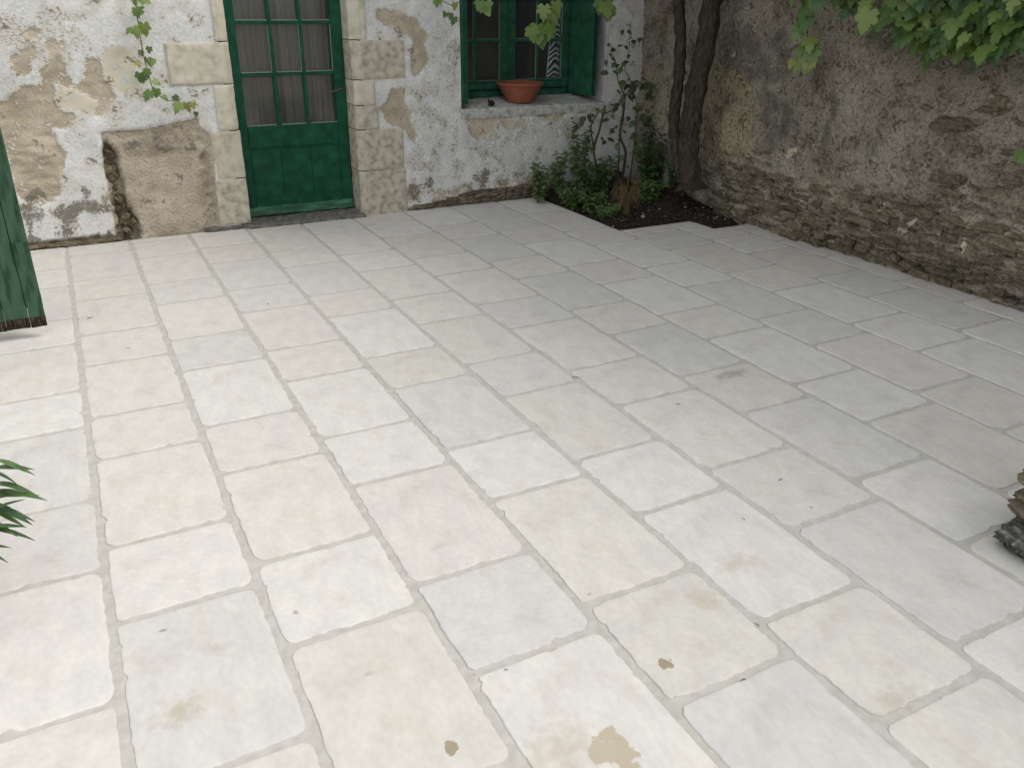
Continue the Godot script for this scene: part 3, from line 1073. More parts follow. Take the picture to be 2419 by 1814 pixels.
func build_window(house: Node3D) -> void:
	var win := holder("window", house, Vector3(0, 0, -0.35))
	var add := func(called: String, a: Vector3, b: Vector3, mat: Material, bev := 0.004):
		return put(called, bevel_box(b - a, bev), mat, win, (a + b) / 2)
	var top := 1.99
	# fixed frame
	add.call("jamb", Vector3(2.85, 0.82, -0.07), Vector3(2.895, top, -0.005), M.green_window)
	add.call("jamb", Vector3(4.052, 0.82, -0.07), Vector3(4.13, top, -0.005), M.green_window)
	add.call("bottom_rail", Vector3(2.8955, 0.81, -0.07), Vector3(4.0515, 0.872, 0.012), M.green_window, 0.012)
	# two casements: stiles, rails, rounded weather bar
	var cas := [[2.896, 3.470], [3.474, 4.0515]]
	for ci in 2:
		var c = cas[ci]
		var l: float = c[0]
		var r: float = c[1]
		var ls := 0.045 if ci == 0 else 0.07
		var rs := 0.07 if ci == 0 else 0.045
		add.call("casement_stile", Vector3(l, 0.8725, -0.06), Vector3(l + ls, top, -0.0065 + 0.004 * ci), M.green_window)
		add.call("casement_stile", Vector3(r - rs, 0.8725, -0.06), Vector3(r, top, -0.0065 + 0.004 * ci), M.green_window)
		var bar := put("weather_bar", tube([Vector3(l + 0.01, 0, 0), Vector3(r - 0.01, 0, 0)], [0.036], 16), M.green_window, win, Vector3(0, 0.905, 0.0))
		bar.scale = Vector3(1, 0.85, 0.8)
		add.call("casement_rail", Vector3(l + ls + 0.0005, 0.8725, -0.06), Vector3(r - rs - 0.0005, 0.948, -0.009), M.green_window)
		add.call("casement_rail", Vector3(l + ls + 0.0005, 1.93, -0.06), Vector3(r - rs - 0.0005, top, -0.009), M.green_window)
		var mx := 3.167 if ci == 0 else 3.766
		add.call("glazing_bar", Vector3(mx - 0.012, 0.9485, -0.05), Vector3(mx + 0.012, 1.9295, -0.012), M.green_window)
		for y in [1.263, 1.585]:
			add.call("glazing_bar", Vector3(l + ls + 0.001, y - 0.012, -0.05), Vector3(mx - 0.0125, y + 0.012, -0.013), M.green_window)
			add.call("glazing_bar", Vector3(mx + 0.0125, y - 0.012, -0.05), Vector3(r - rs - 0.001, y + 0.012, -0.013), M.green_window)
		for cc in [[l + ls, mx - 0.012], [mx + 0.012, r - rs]]:
			for rr in [[0.948, 1.251], [1.275, 1.573], [1.597, 1.93]]:
				put("pane", bevel_box(Vector3(cc[1] - cc[0] - 0.002, rr[1] - rr[0] - 0.002, 0.003), 0.0005), M.glass, win, Vector3((cc[0] + cc[1]) / 2, (rr[0] + rr[1]) / 2, -0.034))
				add.call("putty", Vector3(cc[0] + 0.002, rr[0] + 0.0005, -0.03), Vector3(cc[1] - 0.002, rr[0] + 0.006, -0.014), M.putty, 0.002)
				add.call("putty", Vector3(cc[1] - 0.006, rr[0] + 0.007, -0.03), Vector3(cc[1] - 0.0005, rr[1] - 0.002, -0.016), M.putty, 0.002)
	# plastered reveals and sill
	var rv := func(s, t): return noise_b.get_noise_2d(s * 60.0, t * 60.0) * 0.006
	put("reveal", face_block(Vector3(4.252, 0.75, -0.025), Vector3(-0.03, 0, -0.36), Vector3(0, 1.27, 0), Vector3(-1, 0, 0.08).normalized(), 14, 40, rv, 0.06, 0.01), M.wash, house)
	put("reveal", face_block(Vector3(2.872, 0.75, -0.03), Vector3(0, 0, -0.36), Vector3(0, 1.27, 0), Vector3(1, 0, 0), 14, 40, rv, 0.06, 0.01), M.wash, house)
	var sill_mat := textured(noise_tex(71, 0.02, Color(0.62, 0.61, 0.59), Color(1, 1, 1), 6, 256, Vector2.ONE, Color(0.9, 0.9, 0.89)), lin(0.60, 0.60, 0.585), 0.6, 0.93, M.lump, 0.5)
	var sl := face_block(Vector3(2.86, 0.772, 0.014), Vector3(1.445, 0, 0), Vector3(0, 0.05, -0.375), Vector3(0, 1, 0.13).normalized(), 70, 18, func(s, t): return noise_b.get_noise_2d(s * 70.0, t * 70.0) * 0.006 + noise_a.get_noise_2d(s * 20.0, t * 20.0) * 0.006, 0.062, 0.012)
	put("sill", sl, sill_mat, house)
	# shutters folded back into the reveals: three boards on edge to the left, a leaf to the right
	var left := holder("shutter", house)
	for k in 3:
		put("shutter_board", bevel_box(Vector3(0.019, 1.17, 0.30), 0.003), M.green_window, left, Vector3(2.888 + k * 0.0215, 1.395, -0.145 - 0.012 * k))
	var right := holder("shutter", house, Vector3(4.10, 0, 0.01))
	right.rotation.y = deg_to_rad(5)
	for k in 3:
		put("shutter_board", bevel_box(Vector3(0.024, 1.17, 0.107), 0.003), M.green_window, right, Vector3(0, 1.415, -0.06 - 0.1085 * k))
	put("shutter_batten", bevel_box(Vector3(0.018, 0.09, 0.30), 0.004), M.green_window, right, Vector3(0.022, 1.75, -0.17))
	put("shutter_board", bevel_box(Vector3(0.022, 1.17, 0.32), 0.003), M.green_window, right, Vector3(0.045, 1.41, -0.18))
	# scalloped lace hanging at the edge of the panes
	var n := 256
	var im := Image.create(n, n * 2, false, Image.FORMAT_RGBA8)
	for j in n * 2:
		for i in n:
			var sag := sin(PI * i / n)
			var band := fposmod((j + 40.0 * sag + 7.0 * sin(j * 0.05)) / 34.0, 1.0)
			var on := band < 0.45 or i > 236 or i < 12
			im.set_pixel(i, j, Color(0.9, 0.91, 0.9, 1.0 if on else 0.0))
	var lace := plain(lin(0.62, 0.65, 0.64), 0.95)
	lace.albedo_texture = ImageTexture.create_from_image(im)
	lace.transparency = BaseMaterial3D.TRANSPARENCY_ALPHA_SCISSOR
	lace.alpha_scissor_threshold = 0.5
	lace.cull_mode = BaseMaterial3D.CULL_DISABLED
	var g := Geo.new()
	for j in 25:
		var t := j / 24.0
		for i in 9:
			var s := i / 8.0
			var wl := lerpf(0.165, 0.085, t)
			g.v.append(Vector3(-wl * (1.0 - s), t * 1.0, 0.012 * sin(s * 7.0)))
			g.uv.append(Vector2(s, 1.0 - t * 1.35))
	for j in 24:
		for i in 8:
			var a := j * 9 + i
			g.quad(a, a + 9, a + 10, a + 1)
	var lc := put("lace_curtain", commit(g.v, g.ix, g.uv), lace, self, Vector3(4.07, 0.955, HZ - 0.35 - 0.10))
	tag(lc, "white scalloped lace curtain at the edge of the window panes", "curtain")


# ---------------------------------------------------------------- the paving
var col_edges := [-0.955, -0.545, -0.14, 0.263, 0.668, 1.075, 1.485, 1.897, 2.335, 2.75, 3.19, 3.61, 4.055, 4.48, 4.74]
var joints := {
	2: [-0.48, -1.09, -1.498, -2.125, -2.516, -3.126, -3.514, -4.108, -4.54, -5.129, -5.54, -6.14],
	1: [-0.80, -1.40, -1.816, -2.413, -2.846, -3.448, -3.83, -4.444, -4.85, -5.46, -5.87],
	0: [-1.1, -1.71, -2.12, -2.73, -3.14, -3.75, -4.16, -4.77, -5.18, -5.79, -6.2],
	3: [-0.60, -1.21, -1.815, -2.22, -2.82, -3.228, -3.849, -4.273, -4.87, -5.28, -5.89, -6.3],
	4: [-0.48, -0.89, -1.5, -1.904, -2.525, -2.922, -3.522, -3.922, -4.53, -4.954, -5.56, -5.97],
	5: [-0.57, -1.18, -1.599, -2.22, -2.62, -3.232, -3.62, -4.251, -4.65, -5.268, -5.67, -6.28],
	6: [-0.29, -0.902, -1.312, -1.918, -2.328, -2.942, -3.34, -3.94, -4.38, -4.98, -5.39, -6.0],
	7: [-0.59, -1.0, -1.616, -2.047, -2.646, -3.06, -3.664, -4.085, -4.696, -5.11, -5.7, -6.1],
	8: [-0.70, -1.302, -1.744, -2.348, -2.77, -3.365, -3.78, -4.416, -4.83, -5.44, -5.85],
	9: [-1.04, -1.45, -2.056, -2.474, -3.093, -3.488, -4.099, -4.51, -5.12, -5.53, -6.14],
	10: [-1.15, -1.751, -2.166, -2.789, -3.208, -3.826, -4.268, -4.88, -5.29, -5.9],
	11: [-0.88, -1.48, -1.9, -2.496, -2.927, -3.53, -3.94, -4.55, -4.96, -5.13],
	12: [-1.15, -1.58, -2.19, -2.602, -3.21, -3.62, -4.23, -4.64, -4.87],
	13: [-1.3, -1.9, -2.3, -2.9, -3.35, -3.95, -4.4, -4.87],
}

func slab_mesh(w: float, l: float, sd: int, fine: bool) -> ArrayMesh:
	# tumbled slab centred on the origin, top at y = 0
	var r := RandomNumberGenerator.new()
	r.seed = sd
	var step := 0.011 if fine else 0.024
	var hw := w / 2
	var hl := l / 2
	var corners := [Vector2(hw, hl), Vector2(-hw, hl), Vector2(-hw, -hl), Vector2(hw, -hl)]
	var rad := []
	for k in 4:
		rad.append(r.randf_range(0.020, 0.048))
	var ring := PackedVector2Array()
	var out_n := PackedVector2Array()
	for k in 4:
		var c: Vector2 = corners[k]
		var sx := signf(c.x)
		var sy := signf(c.y)
		var rr: float = rad[k]
		var cc := c - Vector2(sx, sy) * rr
		var a0 := [0.0, PI / 2, PI, PI * 1.5][k] as float
		for q in 6:
			var a := a0 + PI / 2 * q / 5.0
			ring.append(cc + Vector2(cos(a), sin(a)) * rr)
			out_n.append(Vector2(cos(a), sin(a)))
		var nxt: Vector2 = corners[(k + 1) % 4]
		var e := (nxt - c).normalized()
		var r2: float = rad[(k + 1) % 4]
		var from := c + e * rr
		var to := nxt - e * r2
		var n := maxi(2, int(from.distance_to(to) / step))
		for q in range(1, n):
			ring.append(from.lerp(to, float(q) / n))
			out_n.append(Vector2(cos(a0 + PI / 2), sin(a0 + PI / 2)))
	var g := Geo.new()
	var n := ring.size()
	var off := r.randf() * 900.0
	var rag := r.randf_range(0.6, 1.5)
	var wob := PackedFloat32Array()
	for i in n:
		var p := ring[i]
		var s := noise_b.get_noise_2d(p.x * 260.0 + off, p.y * 260.0) * 0.0030 * rag + noise_a.get_noise_2d(p.x * 45.0 + off, p.y * 45.0) * 0.006
		var chip := noise_b.get_noise_2d(p.x * 120.0 - off, p.y * 120.0 + 77.0)
		if chip > 0.38:
			s -= (chip - 0.38) * 0.03
		wob.append(s - 0.002)
	# rings from the buried side up to the top
	var levels := [[0.0, -0.03], [0.0, -0.0060], [0.0020, -0.0016], [0.006, -0.0005], [0.013, 0.0], [0.022, 0.0]]
	if not fine:
		levels = [[0.0, -0.03], [0.0, -0.0024], [0.0020, -0.0008], [0.006, -0.0002], [0.013, 0.0], [0.022, 0.0]]
	for lv in levels:
		for i in n:
			var p: Vector2 = ring[i] + out_n[i] * (wob[i] - minf(lv[0], 0.0022))
			if lv[0] > 0.003:
				p = p.clamp(Vector2(-hw + lv[0], -hl + lv[0]), Vector2(hw - lv[0], hl - lv[0]))
			g.v.append(Vector3(p.x, lv[1], p.y))
			g.uv.append(Vector2(p.x / w + 0.5, p.y / l + 0.5))
	for k in levels.size() - 1:
		for i in n:
			var a := k * n + i
			var b := k * n + (i + 1) % n
			g.quad(a, b, b + n, a + n)
	var c0 := g.v.size()
	g.v.append(Vector3.ZERO)
	g.uv.append(Vector2(0.5, 0.5))
	var s0 := (levels.size() - 1) * n
	for i in n:
		g.tri(c0, s0 + i, s0 + (i + 1) % n)
	return commit(g.v, g.ix, g.uv)

func slab_base_textures() -> Array:
	var out := []
	for k in 4:
		var size := 512
		var n1 := grey_noise(200 + k, 0.006, size, size, 3)
		var n2 := grey_noise(210 + k, 0.03, size, size, 5)
		var n3 := grey_noise(220 + k, 0.3, size, size, 2)
		var n4 := grey_noise(230 + k, 0.006, size, size, 3)
		var d := PackedByteArray()
		d.resize(size * size * 3)
		for i in size * size:
			var a := n1[i] - 128
			var b := n2[i] - 128
			var c := n3[i] - 128
			var e := clampf((n4[i] - 140) / 90.0, 0, 1)      # soft beige clouding of the limestone
			var v := 238.0 + a * 0.07 + b * 0.06 + c * 0.05
			var pit := 1.0
			if n3[i] > 226 and n2[i] > 150:
				pit = 0.90
			d[i * 3] = clampi(int((v - e * 7.0) * pit), 0, 255)
			d[i * 3 + 1] = clampi(int((v - e * 10.0) * pit), 0, 255)
			d[i * 3 + 2] = clampi(int((v - e * 14.0 - a * 0.02) * pit), 0, 255)
		out.append(Image.create_from_data(size, size, false, Image.FORMAT_RGB8, d))
	return out

func build_paving() -> void:
	var terrace := Node3D.new()
	terrace.name = "pavement"
	add_child(terrace)
	terrace.set_meta("kind", "structure")
	terrace.set_meta("label", "terrace of pale tumbled limestone slabs")
	var bases := slab_base_textures()
	var tex := []
	for im in bases:
		tex.append(ImageTexture.create_from_image(im))
	var tones := [lin(0.732, 0.712, 0.68), lin(0.71, 0.686, 0.642), lin(0.672, 0.657, 0.632), lin(0.705, 0.676, 0.64), lin(0.735, 0.717, 0.688), lin(0.685, 0.662, 0.618)]
	var mats := []
	for t in tones:
		for k in 4:
			var m := plain(t, 0.72, 0.3)
			m.albedo_texture = tex[k]
			m.heightmap_enabled = true
			m.heightmap_texture = M.lump
			m.heightmap_scale = 0.06
			mats.append(m)
	# stains that single slabs carry: pixel, half sizes in metres, colour, strength, raggedness
	var stains := [
		[Vector2(1455, 1775), Vector2(0.055, 0.06), Color8(204, 193, 174), 0.85, 0.9],
		[Vector2(1330, 1770), Vector2(0.11, 0.10), Color8(208, 199, 186), 0.6, 0.7],
		[Vector2(1066, 1767), Vector2(0.020, 0.022), Color8(182, 170, 147), 0.9, 0.8],
		[Vector2(697, 1446), Vector2(0.010, 0.013), Color8(165, 158, 142), 0.8, 0.5],
		[Vector2(384, 1488), Vector2(0.016, 0.008), Color8(165, 158, 145), 0.8, 0.5],
		[Vector2(1574, 1568), Vector2(0.018, 0.020), Color8(172, 162, 142), 0.85, 0.7],
		[Vector2(1662, 1415), Vector2(0.055, 0.07), Color8(216, 205, 190), 0.6, 0.6],
		[Vector2(1730, 884), Vector2(0.11, 0.05), Color8(188, 184, 178), 0.7, 0.8],
		[Vector2(420, 1680), Vector2(0.07, 0.06), Color8(205, 198, 180), 0.6, 0.8],
		[Vector2(520, 1530), Vector2(0.04, 0.035), Color8(203, 199, 190), 0.5, 0.8],
		[Vector2(866, 1592), Vector2(0.018, 0.01), Color8(205, 198, 186), 0.7, 0.6],
		[Vector2(1040, 1290), Vector2(0.05, 0.02), Color8(208, 202, 190), 0.6, 0.7],
		[Vector2(1740, 1330), Vector2(0.09, 0.05), Color8(212, 204, 192), 0.5, 0.8],
		[Vector2(2110, 1660), Vector2(0.09, 0.05), Color8(210, 202, 190), 0.5, 0.8],
	]
	for s in stains:
		s.append(on_y(s[0].x, s[0].y, 0.0))
	var r := RandomNumberGenerator.new()
	r.seed = 91
	var count := 0
	for c in col_edges.size() - 1:
		if not joints.has(c):
			continue
		var xa: float = col_edges[c] + 0.0094
		var xb: float = col_edges[c + 1] - 0.0094
		var zs: Array = joints[c].duplicate()
		var last := -6.415
		if c >= 11:
			last = zs.pop_back()
		zs.append(last)
		for k in zs.size() - 1:
			var za: float = zs[k] - 0.0084
			var zb: float = zs[k + 1] + (0.0084 if k < zs.size() - 2 else 0.0)
			var x1 := xb
			if c == 12 and zb < -4.8:
				zb = -4.872
			if za - zb < 0.05:
				continue
			var mid := Vector3((xa + x1) / 2, 0, (za + zb) / 2)
			var px := seen_at(mid)
			if px.x < -420 or px.x > PW + 420 or px.y > PH + 500:
				continue
			var w := x1 - xa
			var l := za - zb
			var sd := c * 100 + k
			var mat: StandardMaterial3D = mats[r.randi() % mats.size()]
			var own := []
			for s in stains:
				var p: Vector3 = s[5]
				if p.x > xa and p.x < x1 and p.z < za and p.z > zb:
					own.append(s)
			if own.size():
				var im: Image = bases[r.randi() % 4].duplicate()
				for s in own:
					var p: Vector3 = s[5]
					var cu := (p.x - mid.x) / w + 0.5
					var cv := (p.z - mid.z) / l + 0.5
					var half: Vector2 = s[1]
					var j0 := clampi(int((cv - 1.9 * half.y / l) * 511.0), 0, 511)
					var j1 := clampi(int((cv + 1.9 * half.y / l) * 511.0) + 1, 0, 512)
					var i0 := clampi(int((cu - 1.9 * half.x / w) * 511.0), 0, 511)
					var i1 := clampi(int((cu + 1.9 * half.x / w) * 511.0) + 1, 0, 512)
					for j in range(j0, j1):
						for i in range(i0, i1):
							var dx: float = (i / 511.0 - cu) * w / half.x
							var dy: float = (j / 511.0 - cv) * l / half.y
							if absf(dx) > 1.9 or absf(dy) > 1.9:
								continue
							var d: float = sqrt(dx * dx + dy * dy) + s[4] * (noise_a.get_noise_2d(i * 0.16 * w / 0.4 + s[0].x, j * 0.16 * l / 0.4) * 0.9 + noise_b.get_noise_2d(i * 0.5, j * 0.5) * 0.12)
							var t: float = clampf((1.0 - d) / (0.16 if s[3] > 0.8 else 0.9), 0, 1) * s[3]
							if t > 0:
								im.set_pixel(i, j, im.get_pixel(i, j).lerp(s[2], t))
				mat = mat.duplicate()
				mat.albedo_texture = ImageTexture.create_from_image(im)
			var px_near := px.y > 760
			var o := put("slab", slab_mesh(w, l, sd, px_near), mat, terrace, mid + Vector3(0, r.randf_range(-0.0012, 0.0012), 0))
			o.rotation = Vector3(r.randf_range(-0.002, 0.002), r.randf_range(-0.004, 0.004), r.randf_range(-0.002, 0.002))
			count += 1
	# the narrow cut slab in the corner of the bed
	var cut := put("slab", slab_mesh(0.222, 0.258, 7777, false), mats[3], terrace, Vector3(4.173, 0, -5.007))
	cut.rotation.y = 0.01
	# mortar bed, nearly flush, with the planting bed left open
	var g := Geo.new()
	var nx := 80
	var nz := 100
	var x0 := -1.4
	var x1 := 4.76
	var z0 := 0.3
	var z1 := -6.42
	for j in nz + 1:
		for i in nx + 1:
			var x := lerpf(x0, x1, float(i) / nx)
			var z := lerpf(z0, z1, float(j) / nz)
			g.v.append(Vector3(x, lerpf(-0.0046, -0.0026, smoothstep(-2.4, -4.6, z)) + noise_a.get_noise_2d(x * 40.0, z * 40.0) * 0.0022, z))
	for j in nz:
		for i in nx:
			var cx := lerpf(x0, x1, (i + 0.5) / nx)
			var cz := lerpf(z0, z1, (j + 0.5) / nz)
			if cx > 3.62 and cz < -5.15 or cx > 4.27 and cz < -4.9:
				continue
			var a := j * (nx + 1) + i
			g.quad(a, a + nx + 1, a + nx + 2, a + 1)
	# clean edge strips towards the bed
	put("mortar", commit(g.v, g.ix), M.mortar, terrace)
	var edge := Geo.new()
	add_bevel_box(edge, Vector3(3.585, -0.062, -5.75), Vector3(0.06, 0.10, 1.34), 0.004)
	add_bevel_box(edge, Vector3(3.95, -0.062, -5.12), Vector3(0.69, 0.10, 0.06), 0.004)
	add_bevel_box(edge, Vector3(4.27, -0.064, -5.0), Vector3(0.05, 0.10, 0.28), 0.004)
	add_bevel_box(edge, Vector3(4.53, -0.062, -4.86), Vector3(0.48, 0.10, 0.06), 0.004)
	put("edge_mortar", commit(edge.v, edge.ix, PackedVector2Array(), false), M.mortar, terrace)
	print("slabs ", count)


# ---------------------------------------------------------------- the garden wall
func wall_height(z: float, y: float) -> float:
	# metres towards the courtyard
	var s := sample(wall_low1, z + 6.0 + mask_x0 + 0.5, y)
	var d := noise_a.get_noise_2d(z * 10.0, y * 12.0) * 0.035 + noise_b.get_noise_2d(z * 40.0, y * 60.0) * 0.012 + noise_b.get_noise_2d(z * 130.0, y * 200.0) * 0.008
	d += s.a * (noise_b.get_noise_2d(z * 35.0 + 40.0, y * 190.0) * 0.03 - 0.012)
	# rough lumps of the masonry with sunk joints between them
	var wz := z + noise_b.get_noise_2d(z * 50.0, y * 50.0) * 0.03
	var wy := y + noise_b.get_noise_2d(z * 50.0 + 70.0, y * 50.0) * 0.02
	var joint := smoothstep(-0.75, -0.97, noise_c.get_noise_2d(wz * 62.0, wy * 150.0))
	d -= joint * lerpf(0.004, 0.024, s.a) * smoothstep(-0.2, 0.25, noise_a.get_noise_2d(z * 16.0, y * 16.0) + s.a * 0.35)
	# undercut foot where the lowest stones are set back
	var u := smoothstep(-4.45, -4.0, z) * smoothstep(0.16, 0.05, y + noise_b.get_noise_1d(z * 60.0) * 0.05)
	d -= u * (0.07 + noise_b.get_noise_2d(z * 70.0, y * 200.0) * 0.04)
	return d

func build_wall() -> void:
	wall_masks()
	var skin := wall_surface()
	var wall := thing("garden_wall", "old stone garden wall with patchy grey brown render", "wall", Vector3(WX, 0, -4.0))
	var g := Geo.new()
	var zs := lines(-6.5, -1.1, 0.0135, [])
	var ys := lines(-0.05, 1.75, 0.0135, [])
	var n := zs.size()
	for y in ys:
		for z in zs:
			g.v.append(Vector3(-wall_height(z, y), y, z + 4.0))
			g.uv.append(Vector2((z + 6.5) / 5.4, 1.0 - (y - mask_y0) / 2.7))
	for j in ys.size() - 1:
		for i in n - 1:
			var a := j * n + i
			g.quad(a, a + n, a + n + 1, a + 1)
	put("render_coat", commit(g.v, g.ix, g.uv), skin, wall)
	var top := textured(noise_tex(72, 0.02, Color(0.5, 0.48, 0.44), Color(1, 1, 1), 6), lin(0.20, 0.18, 0.14), 0.8, 0.95, M.lump, 1.5)
	put("core", bevel_box(Vector3(0.36, 3.2, 7.4), 0.02), top, wall, Vector3(0.33, 1.55, 1.2))
	put("upper_wall", bevel_box(Vector3(0.42, 1.4, 5.5), 0.03), top, wall, Vector3(0.21, 2.44, 0.2))  # unseen upper part, raised to block sky light from the right
	put("shade_wall", bevel_box(Vector3(0.42, 3.5, 4.6), 0.03), top, wall, Vector3(0.21, 1.7, 5.21))  # unseen stretch added and sized to shade the near right paving
	for k in 18:
		put("coping_stone", bevel_box(Vector3(0.52, 0.09, 0.37), 0.02), M.rock[k % 5], wall, Vector3(0.23, 3.2, -2.3 + k * 0.38))
	# stones standing out of the render
	var r := RandomNumberGenerator.new()
	r.seed = 5
	var kinds := []
	for k in 12:
		kinds.append(stone_mesh(k + 1, 0.62, 0.15, 0.10, 16, 9))
	var count := 0
	var y := 0.0
	while y < 1.25 and count < 290:
		var course := r.randf_range(0.032, 0.075)
		var z := -5.45
		while z < -1.9:
			var w := r.randf_range(0.07, 0.24)
			var zc := z + w / 2
			z += w + r.randf_range(0.0, 0.02)
			var s := sample(wall_low1, zc + 6.0 + mask_x0 + 0.5, y + course / 2)
			var chance := s.a * (0.85 if y < 0.42 else 0.28)
			if zc < -4.9 and y > 0.5:
				chance *= 0.3
			if r.randf() > chance or count >= 290:
				continue
			var px := seen_at(Vector3(WX, y, zc))
			if px.x > PW + 150:
				continue
			var back := wall_height(zc, y + course / 2)
			var o := put("stone", kinds[r.randi() % 12], M.rock[r.randi() % 5], wall, Vector3(-back + 0.034 - r.randf_range(0.0, 0.016), y + course / 2 + r.randf_range(-0.012, 0.012), zc + 4.0))
			o.scale = Vector3(0.085, course * r.randf_range(0.8, 1.15), w * r.randf_range(0.92, 1.08))
			o.rotation = Vector3(r.randf_range(-0.12, 0.12), r.randf_range(-0.1, 0.1), r.randf_range(-0.15, 0.15))
			count += 1
		y += course
	print("wall stones ", count)


# ---------------------------------------------------------------- the planting bed
func soil_y(x: float, z: float) -> float:
	var y := -0.015 + noise_a.get_noise_2d(x * 30.0, z * 30.0) * 0.035 + noise_b.get_noise_2d(x * 90.0, z * 90.0) * 0.014
	y += 0.16 * exp(-(pow((x - 4.42) / 0.28, 2) + pow((z + 5.62) / 0.34, 2)))
	y += 0.07 * smoothstep(-5.6, -6.3, z)
	y -= 0.035 * smoothstep(0.14, 0.0, minf(x - 3.61, -5.14 - z) if x < 4.27 else minf(9.0, -4.88 - z))
	return y

func build_bed() -> void:
	var g := Geo.new()
	var nx := 84
	var nz := 120
	for j in nz + 1:
		for i in nx + 1:
			var x := lerpf(3.585, 4.75, float(i) / nx)
			var z := lerpf(-4.86, -6.5, float(j) / nz)
			g.v.append(Vector3(x, soil_y(x, z), z))
	for j in nz:
		for i in nx:
			var cx := lerpf(3.585, 4.75, (i + 0.5) / nx)
			var cz := lerpf(-4.86, -6.5, (j + 0.5) / nz)
			if cx < 4.25 and cz > -5.1:
				continue
			var a := j * (nx + 1) + i
			g.quad(a, a + nx + 1, a + nx + 2, a + 1)
	var bed := put("soil_ground", commit(g.v, g.ix), M.soil)
	bed.set_meta("kind", "structure")
	bed.set_meta("label", "dark bare soil of the corner bed")
	# clods and grit
	var r := RandomNumberGenerator.new()
	r.seed = 44
	var mm := MultiMesh.new()
	mm.transform_format = MultiMesh.TRANSFORM_3D
	mm.use_colors = true
	mm.mesh = stone_mesh(300, 0.3, 0.2, 0.0, 8, 5)
	mm.instance_count = 900
	for k in 900:
		var x := r.randf_range(3.62, 4.6)
		var z := r.randf_range(-6.35, -5.16)
		if k % 5 == 0:
			x = r.randf_range(4.3, 4.6)
			z = r.randf_range(-5.3, -4.9)
		var s := r.randf_range(0.006, 0.022) if r.randf() < 0.93 else r.randf_range(0.02, 0.04)
		mm.set_instance_transform(k, Transform3D(Basis.from_euler(Vector3(r.randf() * 6, r.randf() * 6, 0)).scaled(Vector3(s, s * 0.7, s)), Vector3(x, soil_y(x, z) + s * 0.2, z)))
		mm.set_instance_color(k, Color(0.05, 0.042, 0.033) * r.randf_range(0.6, 1.5) if r.randf() < 0.94 else Color(0.3, 0.28, 0.24))
	var mi := MultiMeshInstance3D.new()
	mi.name = "soil_clods"
	mi.multimesh = mm
	var m := plain(Color.WHITE, 1.0)
	m.vertex_color_use_as_albedo = true
	mi.material_override = m
	add_child(mi)
	mi.set_meta("kind", "stuff")
	tag(mi, "loose dark soil clods and grit lying on the corner bed", "soil")


# ---------------------------------------------------------------- plants
func leaf_from_outline(half: Array, cup: float, fold: float, sd: int) -> ArrayMesh:
	# half: points (x >= 0, y) from the stalk to the tip; tip points to -y, face to +z
	var g := Geo.new()
	var pts := []
	for p in half:
		pts.append(p)
	for i in range(half.size() - 2, 0, -1):
		pts.append(Vector2(-half[i].x, half[i].y))
	var put_v := func(p: Vector2):
		var z := -fold * absf(p.x) * -1.0 + cup * (p.x * p.x + p.y * p.y) * -1.0 + 0.06 * noise_a.get_noise_3d(p.x * 120.0, p.y * 120.0, sd * 40.0)
		g.v.append(Vector3(p.x, p.y, z))
		g.uv.append(Vector2(p.x + 0.5, -p.y))
	var tip: Vector2 = half[-1]
	var spine := []
	for k in 5:
		put_v.call(Vector2(0, tip.y * (0.12 + 0.2 * k)))
		spine.append(Vector2(0, tip.y * (0.12 + 0.2 * k)))
	var n := pts.size()
	for p in pts:
		put_v.call(p)
	var picks := []
	for i in n:
		var a: Vector2 = pts[i]
		var b: Vector2 = pts[(i + 1) % n]
		var m := (a + b) / 2
		var best := 0
		for k in 5:
			if absf(spine[k].y - m.y * 0.75) < absf(spine[best].y - m.y * 0.75):
				best = k
		picks.append(best)
	for i in n:
		g.tri(picks[i], 5 + (i + 1) % n, 5 + i)
		var from: int = picks[(i + n - 1) % n]
		if from != picks[i]:
			g.tri(from, picks[i], 5 + i)
	return commit(g.v, g.ix, g.uv)

func vine_leaves() -> Array:
	var out := []
	for k in 6:
		var r := RandomNumberGenerator.new()
		r.seed = 500 + k
		var deep := r.randf_range(0.75, 1.0)
		# five lobes with coarse teeth
		var base := [Vector2(0, 0), Vector2(0.06, 0.10), Vector2(0.20, 0.20), Vector2(0.33, 0.16), Vector2(0.36, 0.07), Vector2(0.47, 0.04), Vector2(0.44, -0.06), Vector2(0.38 * deep, -0.12), Vector2(0.46, -0.17), Vector2(0.53, -0.31), Vector2(0.46, -0.36), Vector2(0.46, -0.47), Vector2(0.36, -0.46), Vector2(0.24 * deep, -0.43), Vector2(0.29, -0.54), Vector2(0.25, -0.63), Vector2(0.24, -0.74), Vector2(0.15, -0.76), Vector2(0.10, -0.88), Vector2(0, -0.98)]
		for i in range(1, base.size() - 1):
			base[i] += Vector2(r.randf_range(-0.02, 0.02), r.randf_range(-0.02, 0.02))
		out.append(leaf_from_outline(base, r.randf_range(0.1, 0.5), r.randf_range(-0.05, 0.25), k))
	return out

func oval_leaf(wide: float, sd: int, toothed := true) -> ArrayMesh:
	var h := [Vector2(0, 0)]
	for i in range(1, 9):
		var t := i / 9.0
		var x := wide * pow(sin(PI * pow(t, 0.75)), 0.85)
		if toothed and i % 2 == 0:
			x *= 0.86
		h.append(Vector2(x, -t))
	h.append(Vector2(0, -1))
	return leaf_from_outline(h, 0.25, 0.25, sd)

func blade_basis(normal: Vector3, droop: Vector3, spin: float) -> Basis:
	# +z along the normal, -y (the tip) towards droop
	var z := normal.normalized()
	var y := -(droop - z * droop.dot(z))
	if y.length() < 0.01:
		y = Vector3.UP
	y = y.normalized().rotated(z, spin)
	return Basis(y.cross(z), y, z)

